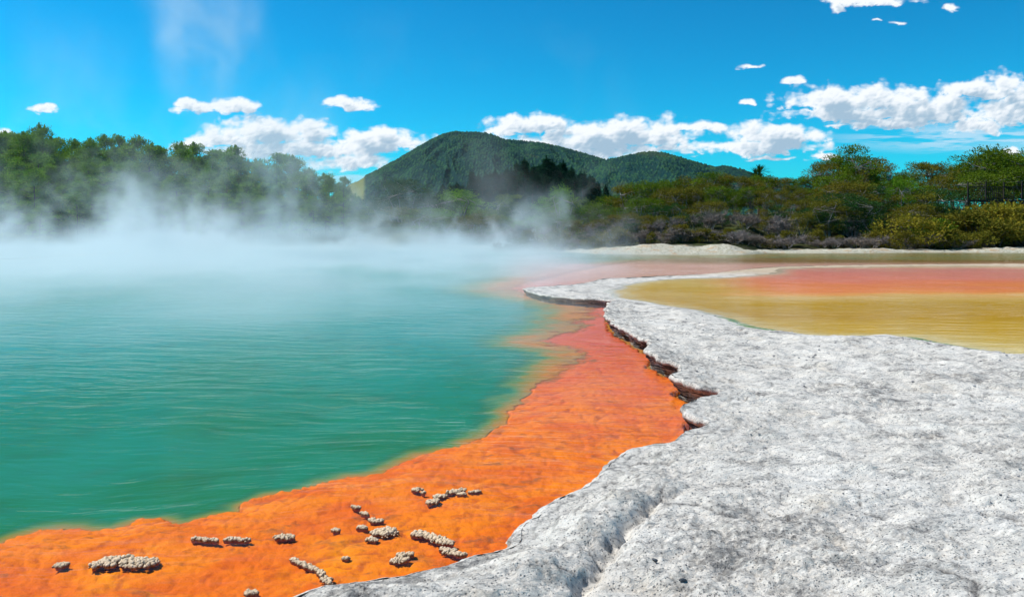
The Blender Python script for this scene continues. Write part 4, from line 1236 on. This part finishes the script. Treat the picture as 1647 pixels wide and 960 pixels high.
def steam(name, lo, hi, vox, field, label):
    vol = bpy.data.volumes.new(name); o = bpy.data.objects.new(name, vol); COL.objects.link(o)
    ng = bpy.data.node_groups.new(name + '_nodes', 'GeometryNodeTree')
    ng.interface.new_socket('Geometry', in_out='INPUT', socket_type='NodeSocketGeometry')
    ng.interface.new_socket('Geometry', in_out='OUTPUT', socket_type='NodeSocketGeometry')
    g = NT(ng)
    pos = g.n.new('GeometryNodeInputPosition').outputs[0]
    cube = g.n.new('GeometryNodeVolumeCube')
    g.put(cube.inputs['Density'], field(g, pos))
    cube.inputs['Min'].default_value = lo; cube.inputs['Max'].default_value = hi
    for k_, a, b in (('Resolution X', lo[0], hi[0]), ('Resolution Y', lo[1], hi[1]), ('Resolution Z', lo[2], hi[2])):
        cube.inputs[k_].default_value = int((b - a) / vox[('X', 'Y', 'Z').index(k_[-1])])
    sm = g.n.new('GeometryNodeSetMaterial'); sm.inputs['Material'].default_value = M_STEAM
    g.l.new(cube.outputs[0], sm.inputs[0])
    go = g.n.new('NodeGroupOutput'); g.l.new(sm.outputs[0], go.inputs[0])
    md = o.modifiers.new('steam', 'NODES'); md.node_group = ng
    vol.materials.append(M_STEAM)
    props(o, label, 'steam', None, 'stuff')
    return o
def steam_field(g, pos):
    sp = g.n.new('ShaderNodeSeparateXYZ'); g.l.new(pos, sp.inputs[0]); x, y, z = sp.outputs
    # blanket lying on the pool
    edge = g.m('MULTIPLY', g.m('ADD', g.m('MULTIPLY', g.smooth(y, 8, 20), .62), g.m('MULTIPLY', g.smooth(y, 18, 44), .38)), g.smooth(y, 97, 90))
    u = g.m('DIVIDE', x, g.m('MAXIMUM', y, 5))
    edge = g.m('MULTIPLY', edge, g.m('ADD', g.m('MULTIPLY', g.smooth(u, .20, -.12), .85), g.m('MULTIPLY', g.smooth(u, .42, .05), g.m('MULTIPLY', g.smooth(y, 32, 44), .15))))
    edge = g.m('MULTIPLY', edge, g.smooth(x, -72, -60))
    nb = g.noise(g.scale(pos, (.09, .09, .25)), 1.0, 3, .55)
    thick = g.m('ADD', .24, g.m('MULTIPLY', g.smooth(nb, .44, .70), 1.35))
    bl = g.m('EXPONENT', g.m('MULTIPLY', g.m('DIVIDE', g.m('MAXIMUM', z, 0), thick), -1.0))
    bl = g.m('MULTIPLY', g.m('MULTIPLY', bl, edge), g.m('MULTIPLY', g.smooth(g.noise(g.scale(pos, (.20, .13, .35)), 1.0, 4, .6), .40, .64, .22, 1.0), .38))
    # curling wisps above it
    warp = g.vm('SUBTRACT', g.noise(pos, .10, 3, .6, col=True), (.5, .5, .5))
    pw = g.vm('ADD', pos, g.scale(warp, (7, 7, 6)))
    n1 = g.noise(g.scale(pw, (1, 1, .6)), .27, 6, .62, .5)
    n2 = g.noise(pos, .045, 2, .5)
    hfall = g.m('EXPONENT', g.m('MULTIPLY', g.m('MAXIMUM', z, 0), -.31))
    w = g.m('MULTIPLY', g.m('POWER', g.smooth(n1, .49, .70), 1.8), g.smooth(n2, .48, .60))
    wedge = g.m('MULTIPLY', g.m('MULTIPLY', g.smooth(y, 16, 55), g.smooth(y, 97, 90)), g.smooth(u, .24, .02))
    w = g.m('MULTIPLY', g.m('MULTIPLY', w, wedge), g.m('MULTIPLY', hfall, .90))
    w = g.m('MULTIPLY', w, g.smooth(x, -72, -60))
    return g.m('MAXIMUM', g.m('SUBTRACT', g.m('ADD', bl, w), .007), 0)
steam('steam', (-72, 9, .02), (26, 98, 13), (.38, .48, .20), steam_field, 'white steam drifting low over the far side of the turquoise pool')
def plume_field(g, pos):
    sp = g.n.new('ShaderNodeSeparateXYZ'); g.l.new(pos, sp.inputs[0]); x, y, z = sp.outputs
    warp = g.vm('SUBTRACT', g.noise(pos, .12, 3, .6, col=True), (.5, .5, .5))
    pw = g.vm('ADD', pos, g.scale(warp, (6, 6, 6)))
    n1 = g.noise(g.scale(pw, (1, 1, .5)), .22, 6, .62, .5)
    def col(cx, cz, rx, rz):
        d = g.vm('MULTIPLY', g.vm('SUBTRACT', pw, (cx, 60, cz)), (1 / rx, 1 / 8, 1 / rz))
        return g.smooth(g.vm('LENGTH', d, out='Value'), 1.0, .1)
    env = g.m('MAXIMUM', col(-22.5, 17, 5.5, 8), g.m('MULTIPLY', col(-16, 10.5, 4.5, 4.5), .40))
    env = g.m('MAXIMUM', env, g.m('MULTIPLY', col(-33, 13, 6, 8), .12))
    env = g.m('MULTIPLY', env, g.smooth(z, 7, 10))
    return g.m('MAXIMUM', g.m('SUBTRACT', g.m('MULTIPLY', g.m('MULTIPLY', env, g.smooth(n1, .40, .72)), .30), .0008), 0)
steam('steam', (-42, 48, 7), (-8, 72, 26), (.4, .6, .4), plume_field, 'faint wisp of steam rising high into the blue above the wood')

# ================================================================== the air
M_HAZE, t, out = new_mat('haze')
pv = t.node('ShaderNodeVolumePrincipled')
pv.inputs['Color'].default_value = (.60, .85, 1, 1); pv.inputs['Density'].default_value = .000010; pv.inputs['Anisotropy'].default_value = .2
t.l.new(pv.outputs[0], out.inputs['Volume'])
mb = MB(); mb.box((0, 0, 248), (13000, 13000, 504)); hz_ = mb.obj('haze', M_HAZE); props(hz_, kind='stuff')
